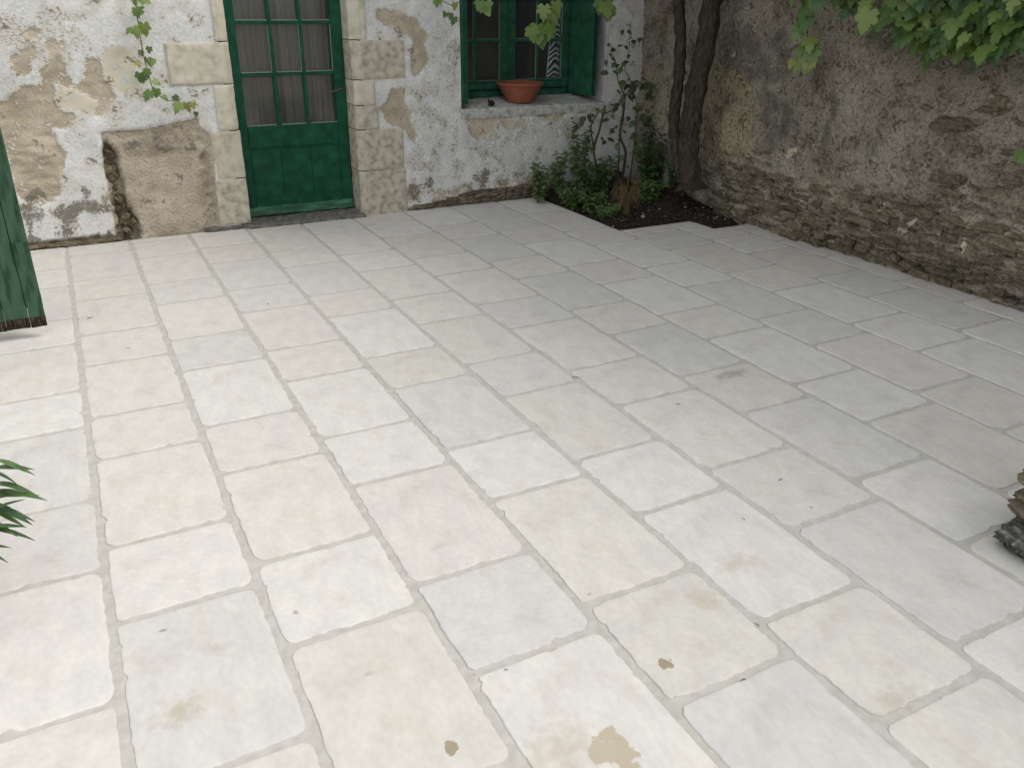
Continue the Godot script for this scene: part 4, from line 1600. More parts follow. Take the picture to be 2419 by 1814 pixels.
func put_leaf(parent: Node3D, mesh: Mesh, mat: Material, at: Vector3, basis: Basis, size: float) -> MeshInstance3D:
	var o := put("leaf", mesh, mat, parent)
	o.transform = Transform3D(basis.scaled_local(Vector3.ONE * size), at)
	return o

func rp(r: RandomNumberGenerator, a: float) -> Vector3:
	return Vector3(r.randf_range(-a, a), r.randf_range(-a, a), r.randf_range(-a, a))

var vleaf: Array

func build_wall_vine() -> void:
	var vine := thing("grape_vine", "bushy green grape vine hanging over the stone garden wall", "vine", Vector3(4.75, 3.25, -3.4))
	var r := RandomNumberGenerator.new()
	r.seed = 71
	var off := vine.position
	var px := func(x: float, y: float, d: float) -> Vector3: return on_x(1800 + x * 0.45818, y * 0.45818, d)
	var region := PackedVector2Array([Vector2(170, -60), Vector2(180, 30), Vector2(230, 60), Vector2(330, 80), Vector2(400, 60), Vector2(560, 110), Vector2(570, 200), Vector2(640, 215), Vector2(770, 225), Vector2(850, 310), Vector2(960, 310), Vector2(1050, 270), Vector2(1160, 285), Vector2(1240, 290), Vector2(1380, 250), Vector2(1500, 240), Vector2(1500, -60)])
	var n := 0
	var tries := 0
	while n < 200 and tries < 4000:
		tries += 1
		var q := Vector2(r.randf_range(160, 1500), r.randf_range(-70, 330))
		if not Geometry2D.is_point_in_polygon(q, region):
			continue
		if q.x < 560 and r.randf() < 0.5:
			continue
		var d := r.randf_range(4.22, 4.52)
		var p: Vector3 = px.call(q.x, q.y - 45.0, d)
		var nm := Vector3(-0.75, 0.62, 0.12) + rp(r, 0.5)
		put_leaf(vine, vleaf[r.randi() % 6], M.vine[[0, 1, 1, 2, 3, 3, 0][r.randi() % 7]], p - off, blade_basis(nm, Vector3(-0.3, -1, 0.1) + rp(r, 0.5), 0), r.randf_range(0.06, 0.135))
		n += 1
	# a trailing shoot lower down on the left, a few yellow leaves
	for a in [[250, 215, 0.11, 2], [215, 250, 0.09, 0], [255, 275, 0.12, 0], [235, 300, 0.10, 2], [165, 320, 0.07, 4], [190, 335, 0.08, 2], [240, 335, 0.09, 0], [265, 330, 0.06, 4], [205, 150, 0.11, 0], [240, 110, 0.12, 1], [220, 60, 0.12, 1], [1180, 130, 0.08, 4], [1150, 165, 0.07, 4], [1090, 210, 0.08, 4], [1240, 200, 0.17, 3], [1080, 250, 0.05, 4], [820, 190, 0.10, 2], [870, 200, 0.12, 0], [960, 60, 0.11, 2], [1100, 40, 0.12, 2], [680, 40, 0.10, 2], [1345, 790, 0.09, 0]]:
		var p: Vector3 = px.call(a[0], a[1] - a[2] * 150.0, 4.40 if a[1] < 600 else 4.52)
		put_leaf(vine, vleaf[r.randi() % 6], M.vine[a[3]], p - off, blade_basis(Vector3(-0.8, 0.55, 0.25) + rp(r, 0.25), Vector3(0, -1, 0) + rp(r, 0.4), 0), a[2])
	var sh := []
	for q in [[210, -80], [215, 40], [235, 150], [235, 250], [205, 320]]:
		sh.append(px.call(q[0], q[1], 4.46) - off)
	put("shoot", tube(smooth_path(sh), [0.004], 6), M.twig_green, vine)
	for q in [[[1351, 130], [1180, 180], [1050, 240], [1000, 250]], [[700, -80], [720, 60], [690, 160], [640, 200]], [[900, -80], [880, 80], [860, 200], [880, 290]], [[1250, -80], [1260, 100], [1230, 220], [1200, 290]]]:
		var pp := []
		for e in q:
			pp.append(px.call(e[0], e[1], 4.42) - off)
		put("shoot", tube(smooth_path(pp), [0.004], 6), M.twig_green, vine)
	put("shoot", tube(smooth_path([px.call(1400, 640, 4.6) - off, px.call(1370, 720, 4.54) - off, px.call(1345, 760, 4.52) - off]), [0.003], 6), M.twig_green, vine)
	# the cane along the coping, and unseen foliage above, raised to screen the sky
	var cane := []
	for k in 9:
		cane.append(Vector3(4.62 + 0.05 * sin(k * 1.7), 3.30 + 0.03 * sin(k * 2.3), -5.9 + k * 0.55) - off)
	put("cane", tube(smooth_path(cane), [0.018], 9, 0.1), M.bark, vine)
	leaf_mass(vine, "foliage", 2200, func(): return Vector3(4.58 - pow(r.randf(), 1.6) * 0.5, 1.75 + r.randf() * 1.75, r.randf_range(-4.7, -1.2)) - off, r)

func leaf_mass(parent: Node3D, called: String, count: int, where: Callable, r: RandomNumberGenerator, lo := 0.09, hi := 0.15) -> void:
	var mm := MultiMesh.new()
	mm.transform_format = MultiMesh.TRANSFORM_3D
	mm.use_colors = true
	mm.mesh = vleaf[0]
	mm.instance_count = count
	for k in count:
		var p: Vector3 = where.call()
		mm.set_instance_transform(k, Transform3D(blade_basis(Vector3(-0.2, 0.9, 0.1) + rp(r, 0.8), Vector3(0, -1, 0) + rp(r, 0.8), 0).scaled_local(Vector3.ONE * r.randf_range(lo, hi)), p))
		mm.set_instance_color(k, Color(0.075, 0.135, 0.038) * r.randf_range(0.7, 1.25))
	var mi := MultiMeshInstance3D.new()
	mi.name = called
	mi.multimesh = mm
	var m := leaf_mat(Color.WHITE)
	m.vertex_color_use_as_albedo = true
	mi.material_override = m
	mi.set_meta("kind", "stuff")
	parent.add_child(mi, true)

func build_tree() -> void:
	var base := on_y(1480 + 440 * 0.33766, 1290 * 0.33766, 0.0)
	base = Vector3(4.36, 0.1, base.z)
	var tr := thing("climbing_tree", "twin stemmed dark trunk rising against the garden wall corner", "tree", base)
	var px := func(x: float, y: float) -> Vector3: return on_x(1480 + x * 0.33766, y * 0.33766, 4.36) - base
	var main := [px.call(452, 1330), px.call(448, 1250), px.call(440, 1100), px.call(440, 950), px.call(462, 800), px.call(490, 620), px.call(535, 420), px.call(575, 200), px.call(600, 0)]
	var up: Vector3 = main[-1]
	main += [up + Vector3(0.02, 0.35, 0.10), up + Vector3(0.0, 0.8, 0.18), up + Vector3(-0.2, 1.15, 0.2)]
	var mp := smooth_path(main, 6)
	var mr := []
	for i in mp.size():
		var t := float(i) / mp.size()
		mr.append(0.082 * (1.0 + 0.9 * exp(-t * 26.0)) * lerpf(1.0, 0.82, t) * (1.0 + 0.07 * sin(i * 0.9)))
	put("trunk", tube(mp, mr, 26, 0.16), M.bark, tr)
	var left := [px.call(420, 1280), px.call(402, 1150), px.call(372, 1000), px.call(362, 860), px.call(372, 740), px.call(388, 620), px.call(404, 450), px.call(408, 250), px.call(400, 80), px.call(398, 0)]
	up = left[-1]
	left += [up + Vector3(-0.02, 0.4, -0.02), up + Vector3(-0.2, 0.9, 0.05), up + Vector3(-0.5, 1.1, 0.1)]
	for i in left.size():
		left[i] += Vector3(-0.04, 0, 0)
	var lp := smooth_path(left, 6)
	var lr := []
	for i in lp.size():
		var t := float(i) / lp.size()
		lr.append(lerpf(0.046, 0.040, t) * (1.0 + 0.08 * sin(i * 1.3 + 1.0)))
	put("stem", tube(lp, lr, 18, 0.14), M.bark, tr)
	# unseen limbs and leaves overhead, spread and density set to shade the corner
	var r := RandomNumberGenerator.new()
	r.seed = 33
	var heads := [mp[-1], lp[-1]]
	for k in 7:
		var a: Vector3 = heads[k % 2]
		var to := Vector3(r.randf_range(3.0, 4.6), r.randf_range(2.75, 3.3), r.randf_range(-6.2, -4.2)) - base
		put("limb", tube(smooth_path([a, a.lerp(to, 0.5) + Vector3(0, 0.15, 0), to], 5), taper(11, 0.03, 0.008), 8, 0.1), M.bark, tr)
	leaf_mass(tr, "shade_crown", 1900, func():
		var a := r.randf() * TAU
		var q := sqrt(r.randf())
		var p := Vector3(3.95 + cos(a) * q * 1.1, 2.95 + r.randf_range(-0.45, 0.5) * (1.1 - q * 0.5), -5.15 + sin(a) * q * 1.2)
		return Vector3(p.x, p.y + 0.15 * noise_a.get_noise_2d(p.x * 60.0, p.z * 60.0), p.z) - base, r, 0.10, 0.16)
	# earth and moss heap at its foot is part of the soil; a few surface roots
	for k in 4:
		var an := 2.2 + k * 0.75
		var q := Vector3(cos(an) * 0.26, -0.12, sin(an) * 0.26)
		put("root", tube(smooth_path([Vector3(0, 0.06, 0), q * 0.5 + Vector3(0, 0.0, 0), q + Vector3(0, -0.06, 0)], 5), taper(11, 0.05, 0.015), 9, 0.15), M.bark, tr)

func build_house_vine() -> void:
	var px := func(x: float, y: float, z: float) -> Vector3: return on_z(x * 0.3737, y * 0.3737, z)
	var top: Vector3 = px.call(840, 0, -6.33)
	var base := Vector3(top.x - 0.02, 2.7, -6.36)
	var v := thing("vine_shoot", "slender green vine shoot trailing down the peeling white wall", "vine", base)
	var pts := [Vector3.ZERO, Vector3(0.01, -0.5, 0.03)]
	for q in [[845, -60], [858, 60], [872, 150], [885, 240], [903, 340], [925, 430], [945, 500], [965, 560], [1000, 600], [1040, 630], [1100, 640], [1170, 655], [1235, 650]]:
		pts.append(px.call(q[0], q[1], -6.34) - base)
	put("stem", tube(smooth_path(pts, 4), taper(57, 0.004, 0.0022), 6), M.twig_green, v)
	var r := RandomNumberGenerator.new()
	r.seed = 8
	for a in [[845, -20, 0.06, 0], [890, 0, 0.06, 2], [855, 62, 0.055, 0], [895, 75, 0.075, 1], [840, 185, 0.06, 2], [905, 165, 0.075, 2], [865, 195, 0.055, 4], [820, 190, 0.04, 0], [885, 325, 0.035, 3], [940, 305, 0.04, 3], [870, 395, 0.04, 4], [930, 380, 0.06, 2], [965, 380, 0.045, 0], [880, 475, 0.06, 1], [925, 450, 0.055, 0], [900, 490, 0.05, 3], [970, 515, 0.05, 2], [945, 590, 0.065, 1], [985, 575, 0.06, 0], [1030, 610, 0.04, 0], [1100, 615, 0.045, 3], [1130, 665, 0.07, 2], [1180, 665, 0.06, 4], [1215, 655, 0.045, 4], [1235, 715, 0.035, 3]]:
		var p: Vector3 = px.call(a[0], a[1] - a[2] * 160.0, -6.30 + r.randf_range(-0.03, 0.02))
		put_leaf(v, vleaf[r.randi() % 6], M.vine[a[3]], p - base, blade_basis(Vector3(-0.15, 0.35, 1) + rp(r, 0.45), Vector3(0, -1, 0) + rp(r, 0.7), 0), a[2] * 1.1)
	# sprays hanging in front of the window
	var wx := func(x: float, y: float, z: float) -> Vector3: return on_z(980 + x * 0.3376, y * 0.3376, z)
	var sprays := [
		["drooping vine spray with big green leaves hanging before the window panes", [[1010, -140], [960, -60], [945, 40], [930, 130]], [[860, 200, 0.15, 0], [905, 60, 0.11, 2], [960, 90, 0.12, 2], [950, 190, 0.11, 0], [870, 245, 0.13, 1], [815, 215, 0.11, 0], [930, 130, 0.10, 4], [900, 255, 0.10, 0], [985, 30, 0.10, 2]]],
		["thin vine twig with a few wilted leaves beside the window shutter", [[330, -120], [300, 20], [270, 40], [200, 10], [140, -20]], [[280, 30, 0.05, 2], [150, 5, 0.055, 0], [250, 100, 0.05, 3], [275, 130, 0.06, 3], [215, 95, 0.045, 3], [170, -10, 0.05, 2]]],
		["small cluster of vine leaves hanging over the window's centre bar", [[500, -160], [490, -40], [480, 20]], [[480, 50, 0.10, 2], [500, 25, 0.09, 0], [455, 20, 0.08, 1]]],
		["broad vine leaves hanging over the open shutter's top", [[1350, -160], [1340, -40], [1330, 20]], [[1330, 40, 0.13, 2], [1300, 20, 0.11, 1], [1370, 70, 0.11, 0], [1360, 105, 0.06, 3], [1345, 10, 0.12, 0]]],
	]
	for s in sprays:
		var z := -5.95
		var p0: Vector3 = wx.call(s[1][0][0], s[1][0][1], z)
		var root := Vector3(p0.x, 2.62, z - 0.2)
		var o := thing("vine_spray", s[0], "vine", root)
		var path := [Vector3.ZERO]
		for q in s[1]:
			path.append(wx.call(q[0], q[1], z) - root)
		put("stem", tube(smooth_path(path, 5), [0.0028], 6), M.twig_green, o)
		for a in s[2]:
			var p: Vector3 = wx.call(a[0], a[1] - a[2] * 150.0, z + r.randf_range(-0.04, 0.04))
			put_leaf(o, vleaf[r.randi() % 6], M.vine[a[3]], p - root, blade_basis(Vector3(-0.4, 0.4, 0.9) + rp(r, 0.4), Vector3(0, -1, 0) + rp(r, 0.45), 0), a[2])

func build_rose() -> void:
	var zr := -6.12
	var wx := func(x: float, y: float) -> Vector3: return on_z(980 + x * 0.3376, y * 0.3376, zr)
	var foot: Vector3 = wx.call(1440, 1290)
	foot.y = soil_y(foot.x, zr)
	var rose := thing("rose_bush", "leggy rose bush with sparse dark leaves beneath the window corner", "rose bush", foot)
	var r := RandomNumberGenerator.new()
	r.seed = 12
	var stems := [
		[[[1440, 1320], [1465, 1190], [1482, 1060], [1440, 950], [1455, 820], [1468, 700], [1475, 660]], 0.013, 0.010],
		[[[1475, 665], [1440, 610], [1418, 540], [1400, 440], [1385, 370], [1368, 305]], 0.006, 0.002],
		[[[1478, 670], [1530, 640], [1560, 600], [1600, 560]], 0.006, 0.003],
		[[[1475, 660], [1520, 610], [1500, 540], [1468, 488], [1485, 440], [1500, 360], [1505, 260], [1508, 150]], 0.005, 0.0015],
		[[[1400, 1300], [1425, 1150], [1435, 980], [1450, 860]], 0.008, 0.006],
		[[[1300, 1330], [1275, 1180], [1256, 1050], [1300, 900], [1325, 780], [1335, 740]], 0.011, 0.009],
		[[[1256, 1050], [1240, 960], [1232, 870], [1270, 800], [1290, 770]], 0.009, 0.004],
		[[[1325, 800], [1390, 770], [1440, 720], [1455, 690]], 0.005, 0.003],
		[[[1500, 1290], [1530, 1100], [1545, 900], [1550, 760], [1540, 690]], 0.006, 0.003],
	]
	var spots := []
	for s in stems:
		var p := []
		for q in s[0]:
			p.append(wx.call(q[0], q[1]) - foot + rp(r, 0.006))
		var sp := smooth_path(p, 4)
		put("stem", tube(sp, taper(sp.size(), s[1], s[2]), 7, 0.08), M.twig, rose)
		spots.append_array(sp)
	var leaf := [oval_leaf(0.36, 1), oval_leaf(0.40, 2), oval_leaf(0.34, 3)]
	for k in 46:
		var at: Vector3 = spots[r.randi() % spots.size()] + rp(r, 0.035)
		put_leaf(rose, leaf[r.randi() % 3], M.rose[1] if k % 3 else M.herb[1], at, blade_basis(Vector3(-0.2, 0.7, 0.6) + rp(r, 0.5), Vector3(r.randf_range(-1, 1), -0.5, r.randf_range(-0.3, 0.5)), 0), r.randf_range(0.04, 0.075))
	for a in [[1455, 215, 0.05], [1485, 210, 0.045], [1478, 285, 0.04], [1497, 270, 0.035], [1535, 288, 0.05], [1572, 270, 0.055], [1405, 345, 0.05], [1425, 330, 0.045], [1362, 315, 0.035], [1475, 325, 0.045], [1340, 425, 0.045], [1375, 425, 0.045], [1415, 460, 0.045], [1450, 452, 0.05], [1470, 445, 0.045], [1505, 385, 0.04], [1310, 515, 0.05], [1348, 515, 0.05], [1385, 510, 0.05], [1420, 585, 0.07], [1455, 570, 0.075], [1500, 600, 0.07], [1545, 575, 0.06], [1590, 560, 0.06], [1602, 605, 0.10], [1415, 645, 0.055], [1545, 690, 0.05], [1360, 750, 0.06], [1375, 800, 0.05], [1200, 830, 0.08], [1180, 860, 0.06], [1210, 800, 0.06], [1135, 890, 0.05], [1365, 840, 0.06], [1300, 960, 0.05], [1340, 975, 0.06], [1345, 990, 0.05], [1390, 910, 0.05], [1440, 830, 0.05], [1520, 760, 0.06], [1500, 830, 0.05], [1420, 735, 0.05], [1590, 880, 0.07], [1610, 800, 0.06], [1560, 950, 0.07], [1360, 1090, 0.04], [1345, 1300, 0.05]]:
		var p: Vector3 = wx.call(a[0], a[1] - 8.0)
		put_leaf(rose, leaf[r.randi() % 3], M.rose[[0, 0, 1, 2][r.randi() % 4]], p - foot + rp(r, 0.01), blade_basis(Vector3(-0.2, 0.8, 0.6) + rp(r, 0.5), Vector3(r.randf_range(-1, 1), -0.45, r.randf_range(-0.3, 0.5)), 0), a[2] * 1.15)

func leafy_plant(label: String, at_px: Vector2, z: float, height: float, spread: float, stems: int, mat: int, sd: int, size: float, group := "") -> void:
	# at_px: the foot seen in the photograph
	var f := on_z(at_px.x, at_px.y, z)
	f.y = soil_y(f.x, z) - 0.005
	var o := thing("leafy_plant", label, "plant", f, group)
	var r := RandomNumberGenerator.new()
	r.seed = sd
	var leafm := oval_leaf(0.36, sd)
	var g := Geo.new()
	for s in stems:
		var a := r.randf() * TAU
		var tip := Vector3(cos(a) * spread * r.randf_range(0.3, 1.0), height * r.randf_range(0.65, 1.05), sin(a) * spread * 0.7 * r.randf_range(0.3, 1.0))
		var path := smooth_path([Vector3(cos(a), 0, sin(a)) * spread * 0.2, tip * 0.5 + rp(r, 0.02), tip], 5)
		put("stem", tube(path, taper(path.size(), 0.003, 0.0015), 5), M.twig_green, o)
		# opposite pairs up the stem
		var turn := r.randf() * 3.0
		for k in range(2, path.size()):
			turn += PI / 2
			for side in [0.0, PI]:
				var dirv := Vector3(cos(turn + side), -0.15 + r.randf_range(-0.3, 0.2), sin(turn + side))
				var b := blade_basis(Vector3(0, 1, 0.25) + rp(r, 0.35), dirv, 0).scaled_local(Vector3.ONE * size * r.randf_range(0.7, 1.2) * (1.0 if k < path.size() - 1 else 0.6))
				var s0 := g.v.size()
				var arr := leafm.surface_get_arrays(0)
				var vv: PackedVector3Array = arr[Mesh.ARRAY_VERTEX]
				for q in vv:
					g.v.append(path[k] + b * q)
				for q in (arr[Mesh.ARRAY_INDEX] as PackedInt32Array):
					g.ix.append(s0 + q)
	var m := put("foliage", commit(g.v, g.ix), M.herb[mat], o)
	m.set_meta("kind", "stuff")

func build_undergrowth() -> void:
	# pixel helper for the zoom of the bed
	var q := func(x: float, y: float) -> Vector2: return Vector2(1180 + x * 0.27125, 250 + y * 0.27125)
	leafy_plant("upright leafy weed with serrated leaves against the white wall foot", q.call(350, 660), -6.2, 0.33, 0.10, 9, 2, 301, 0.055)
	leafy_plant("pale green weed between the wall foot weed and the rose stems", q.call(520, 640), -6.22, 0.36, 0.10, 8, 2, 302, 0.05)
	leafy_plant("tall leafy weed climbing under the window sill's corner", q.call(690, 620), -6.2, 0.62, 0.12, 10, 0, 303, 0.055)
	leafy_plant("low spreading green herb at the edge of the bare soil", q.call(640, 800), -5.95, 0.22, 0.16, 14, 0, 304, 0.042)
	leafy_plant("mint-like green clump in front of the rose stems", q.call(790, 890), -5.75, 0.17, 0.17, 16, 0, 305, 0.042)
	leafy_plant("rounded small leaved herb beside the dry grass tuft", q.call(950, 920), -5.55, 0.12, 0.13, 14, 2, 306, 0.04)
	leafy_plant("dark leafy mass behind the dry grass tuft", q.call(880, 650), -6.12, 0.32, 0.25, 20, 1, 307, 0.05)
	leafy_plant("shady bushy plant between the rose and the dark trunk", q.call(1300, 660), -6.0, 0.52, 0.25, 22, 1, 308, 0.055)
	leafy_plant("green leafy clump on the soil between grass tuft and trunk", q.call(1290, 880), -5.6, 0.2, 0.17, 16, 0, 309, 0.045)
	leafy_plant("bright little herb growing at the trunk's foot", q.call(1500, 790), -5.68, 0.27, 0.14, 14, 2, 310, 0.042)
	leafy_plant("broad leaved plant in the corner behind the trunk", q.call(1380, 480), -6.18, 0.85, 0.22, 16, 1, 311, 0.075)
	# dry grass
	var f := on_z(1180 + 1100 * 0.27125, 250 + 940 * 0.27125, -5.55)
	f.y = soil_y(f.x, -5.55)
	var tuft := thing("dry_grass", "tuft of dry straw coloured grass beneath the rose bush", "grass", f)
	var r := RandomNumberGenerator.new()
	r.seed = 90
	var g := Geo.new()
	for k in 95:
		var a := r.randf() * TAU
		var top := Vector3(cos(a) * 0.10, r.randf_range(0.16, 0.36), sin(a) * 0.08) * r.randf_range(0.5, 1.0)
		var end := top + Vector3(cos(a) * 0.05, -r.randf_range(0.02, 0.14), sin(a) * 0.04)
		add_tube(g, smooth_path([Vector3(cos(a), 0, sin(a)) * 0.03 * r.randf(), top * Vector3(0.4, 0.6, 0.4), top, end], 3), [0.0014], 3, 0.0, false)
	var m := put("blades", commit(g.v, g.ix), M.straw, tuft)
	m.set_meta("kind", "stuff")
	# fallen leaves on the soil
	var lm := oval_leaf(0.38, 44)
	for k in 14:
		var x := r.randf_range(3.7, 4.5)
		var z := r.randf_range(-5.9, -5.2)
		var o := put("fallen_leaf", lm, [M.straw, M.rose[2], M.rot][k % 3], self, Vector3(x, soil_y(x, z) + 0.006, z))
		o.transform.basis = blade_basis(Vector3.UP + rp(r, 0.3), Vector3(r.randf() - 0.5, 0, r.randf() - 0.5), 0).scaled_local(Vector3.ONE * r.randf_range(0.02, 0.045))
		tag(o, "small withered leaf lying on the dark soil of the bed", "leaf", "withered leaves on the bed")

func build_oleander() -> void:
	var base := Vector3(-0.73, 0.0, -2.45)
	var o := thing("oleander", "potted oleander with narrow pointed leaves at the paving's edge", "plant", base)
	put("pot", lathe([Vector2(0.0, 0.01), Vector2(0.15, 0.0), Vector2(0.158, 0.01), Vector2(0.2, 0.26), Vector2(0.222, 0.262), Vector2(0.226, 0.30), Vector2(0.2, 0.302), Vector2(0.19, 0.26), Vector2(0.0, 0.262)], 44), M.terracotta, o)
	var r := RandomNumberGenerator.new()
	r.seed = 3
	# lance shaped leaf with a folded midrib
	var kinds := []
	for k in 3:
		var g := Geo.new()
		for i in 10:
			var t := i / 9.0
			var w := 0.072 * pow(sin(PI * clampf(pow(t, 0.8), 0.02, 0.985)), 0.9)
			var drop := -0.14 * t * t * (k + 0.5)
			g.v.append(Vector3(-w, -t, drop + w * 0.35))
			g.v.append(Vector3(0, -t, drop))
			g.v.append(Vector3(w, -t, drop + w * 0.35))
		for i in 9:
			for j in 2:
				var a := i * 3 + j
				g.quad(a, a + 1, a + 4, a + 3)
		kinds.append(commit(g.v, g.ix))
	# branches: two sprays reach into the picture
	var sprays := [[-20.0, 1140.0, 0.50], [-26.0, 1255.0, 0.44]]
	for s in sprays:
		var tip := on_z(s[0], s[1], -2.2) - base
		var path := smooth_path([Vector3(0.02, 0.26, 0.0), tip * 0.6 + Vector3(0, 0.12, 0), tip], 6)
		put("stem", tube(path, taper(path.size(), 0.007, 0.004), 7), M.twig_green, o)
	var leaves := [
		[-25, 1160, 84, 1130, 0], [-25, 1145, 72, 1158, 2], [-30, 1168, 30, 1128, 1], [-20, 1180, 60, 1172, 0],
		[-25, 1195, 80, 1203, 2], [-25, 1205, 66, 1222, 0], [-30, 1185, 78, 1250, 2], [-30, 1200, 62, 1240, 1], [-30, 1225, 40, 1262, 1],
		[-25, 1250, 76, 1278, 2], [-30, 1245, 58, 1274, 0], [-10, 1085, 14, 1062, 1], [-15, 1105, 20, 1068, 0], [-30, 1110, 12, 1082, 2], [-15, 1140, 24, 1100, 0], [-40, 1300, 10, 1340, 2], [-40, 1120, 8, 1140, 2], [-35, 1290, 20, 1292, 0]]
	for a in leaves:
		var p := on_z(a[0], a[1], -2.2 + r.randf_range(-0.03, 0.03))
		var t := on_z(a[2], a[3], -2.17 + r.randf_range(-0.04, 0.04))
		var d := t - p
		put_leaf(o, kinds[r.randi() % 3], M.oleander[a[4]], p - base, blade_basis(Vector3(-0.1, 1.0, 0.25) + rp(r, 0.35), d.normalized(), 0), d.length())
	for k in 5:
		var an := 1.6 + k * 0.8
		var tip := Vector3(cos(an) * 0.22, 0.75 + 0.1 * (k % 3), -sin(an) * 0.2)
		put("stem", tube(smooth_path([Vector3(0, 0.25, 0), tip * 0.6, tip], 5), taper(11, 0.007, 0.004), 7), M.twig_green, o)
		for j in 16:
			var at := tip * (0.55 + 0.45 * j / 15.0)
			put_leaf(o, kinds[r.randi() % 3], M.oleander[r.randi() % 3], at, blade_basis(Vector3(0, 1, 0) + rp(r, 0.5), Vector3(cos(j * 2.1), 0.4, sin(j * 2.1)), 0), r.randf_range(0.09, 0.14))


# ---------------------------------------------------------------- loose things
func build_things() -> void:
	# terracotta bowl on the window sill
	var bp := on_z(980 + 760 * 0.3376, 716 * 0.3376, HZ - 0.06)
	var sill_y := 0.772 + 0.05 * (0.014 - (bp.z - HZ)) / 0.375
	var bowl := thing("terracotta_bowl", "wide terracotta bowl standing on the window sill", "bowl", Vector3(bp.x + 0.012, sill_y + 0.012, HZ - 0.15))
	put("body", lathe([Vector2(0.0, 0.0), Vector2(0.10, 0.0), Vector2(0.116, 0.006), Vector2(0.184, 0.133), Vector2(0.185, 0.137)], 56), M.terracotta, bowl)
	put("inside", lathe([Vector2(0.174, 0.138), Vector2(0.156, 0.113), Vector2(0.141, 0.082), Vector2(0.0, 0.07)], 56), M.terracotta, bowl)
	put("rim", lathe([Vector2(0.185, 0.135), Vector2(0.199, 0.138), Vector2(0.203, 0.147), Vector2(0.198, 0.156), Vector2(0.188, 0.157), Vector2(0.176, 0.152), Vector2(0.1735, 0.1365)], 56), M.terracotta, bowl)
	# a black shrivelled scrap beside it
	var sp := on_z(980 + 540 * 0.3376, 745 * 0.3376, HZ - 0.02)
	var scrap := thing("shrivelled_scrap", "small black shrivelled scrap lying on the window sill", "scrap", Vector3(sp.x, 0.786, HZ - 0.035))
	var b := put("lump", stone_mesh(401, 0.2, 0.3, 0.0), M.black, scrap, Vector3(0, 0.018, 0))
	b.scale = Vector3(0.052, 0.042, 0.04)
	b.rotation.z = -0.3
	put("tip", tube(smooth_path([Vector3(-0.016, 0.02, 0), Vector3(-0.026, 0.04, 0), Vector3(-0.02, 0.062, 0.004)], 4), taper(9, 0.009, 0.003), 7), M.black, scrap)

	# the green plank leaf, open, at the left
	var foot := on_y(103 * 1.0936, 705 * 1.0936, 0.06)
	var leaf := thing("plank_door", "weathered green plank door leaf with rotten foot standing open", "door", Vector3(foot.x, 0.0, foot.z))
	var r := RandomNumberGenerator.new()
	r.seed = 6
	var paint := textured(noise_tex(80, 0.02, Color(0.5, 0.6, 0.52), Color(1, 1, 1), 6, 256, Vector2(1, 5), Color(0.85, 0.9, 0.86)), lin(0.06, 0.112, 0.078), 0.5, 0.8, M.fine, 0.15)
	var x := 0.0
	for k in 7:
		var w := [0.075, 0.105, 0.11, 0.1, 0.11, 0.105, 0.1][k] as float
		var bottom := 0.060 + r.randf_range(-0.002, 0.003)
		# each plank: painted board above a bare rotten end
		var o := put("plank", face_block(Vector3(x - w + 0.0015, bottom + 0.055, 0), Vector3(w - 0.003, 0, 0), Vector3(0, 1.95 - bottom, 0), Vector3(0, 0, 1), 6, 40, func(s, t): return noise_b.get_noise_2d(s * 200.0 + k * 40.0, t * 14.0) * 0.0016, 0.026, 0.003), paint, leaf)
		var rb := face_block(Vector3(x - w + 0.0015, bottom, -0.001), Vector3(w - 0.003, 0, 0), Vector3(0, 0.0552, 0), Vector3(0, 0, 1), 12, 10, func(s, t): return noise_b.get_noise_2d(s * 300.0 + k * 40.0, t * 60.0) * 0.004 - 0.004 * (1.0 - t / 0.055), 0.024, 0.004)
		put("rotten_end", rb, M.rot, o)
		x -= w
	put("dark_gap_sheet", bevel_box(Vector3(0.70, 1.85, 0.006), 0.001), M.black, leaf, Vector3(-0.352, 1.09, -0.0305))  # black sheet added behind the planks, stands in for shade in their gaps
	for y in [0.35, 1.65]:
		put("batten", bevel_box(Vector3(0.66, 0.11, 0.028), 0.004), paint, leaf, Vector3(-0.36, y, -0.049))
	put("post", bevel_box(Vector3(0.09, 2.1, 0.09), 0.006), M.rot, leaf, Vector3(-0.755, 1.05, -0.03))
	for y in [0.35, 1.65]:
		put("hinge", bevel_box(Vector3(0.3, 0.035, 0.006), 0.001), M.iron, leaf, Vector3(-0.60, y, 0.0045))

	# dry stone edging at the right
	var wl := thing("stone_stack", "low dry stack of dark flat stones at the terrace edge", "stone stack", Vector3(2.67, 0.0, -1.05))
	var kinds := []
	for k in 6:
		kinds.append(stone_mesh(700 + k, 0.6, 0.13, 0.0, 40, 22, true))
	var stones := [
		[-0.06, 0.045, -0.02, 0.36, 0.092, 0.42, 3, 0.1], [-0.035, 0.118, -0.05, 0.34, 0.07, 0.36, 4, -0.2], [-0.01, 0.178, -0.06, 0.32, 0.06, 0.38, 0, 0.3], [-0.02, 0.232, -0.06, 0.33, 0.058, 0.36, 2, -0.1], [0.0, 0.288, -0.05, 0.32, 0.06, 0.36, 1, 0.2],
		[-0.02, 0.05, 0.33, 0.30, 0.10, 0.28, 0, 0.2], [0.0, 0.14, 0.30, 0.30, 0.085, 0.33, 1, -0.1], [0.03, 0.22, 0.30, 0.28, 0.08, 0.30, 4, 0.2],
		[0.25, 0.055, 0.05, 0.30, 0.11, 0.45, 1, 0.0], [0.27, 0.15, 0.05, 0.30, 0.09, 0.45, 2, 0.2], [0.27, 0.235, 0.1, 0.30, 0.08, 0.5, 3, 0.1]]
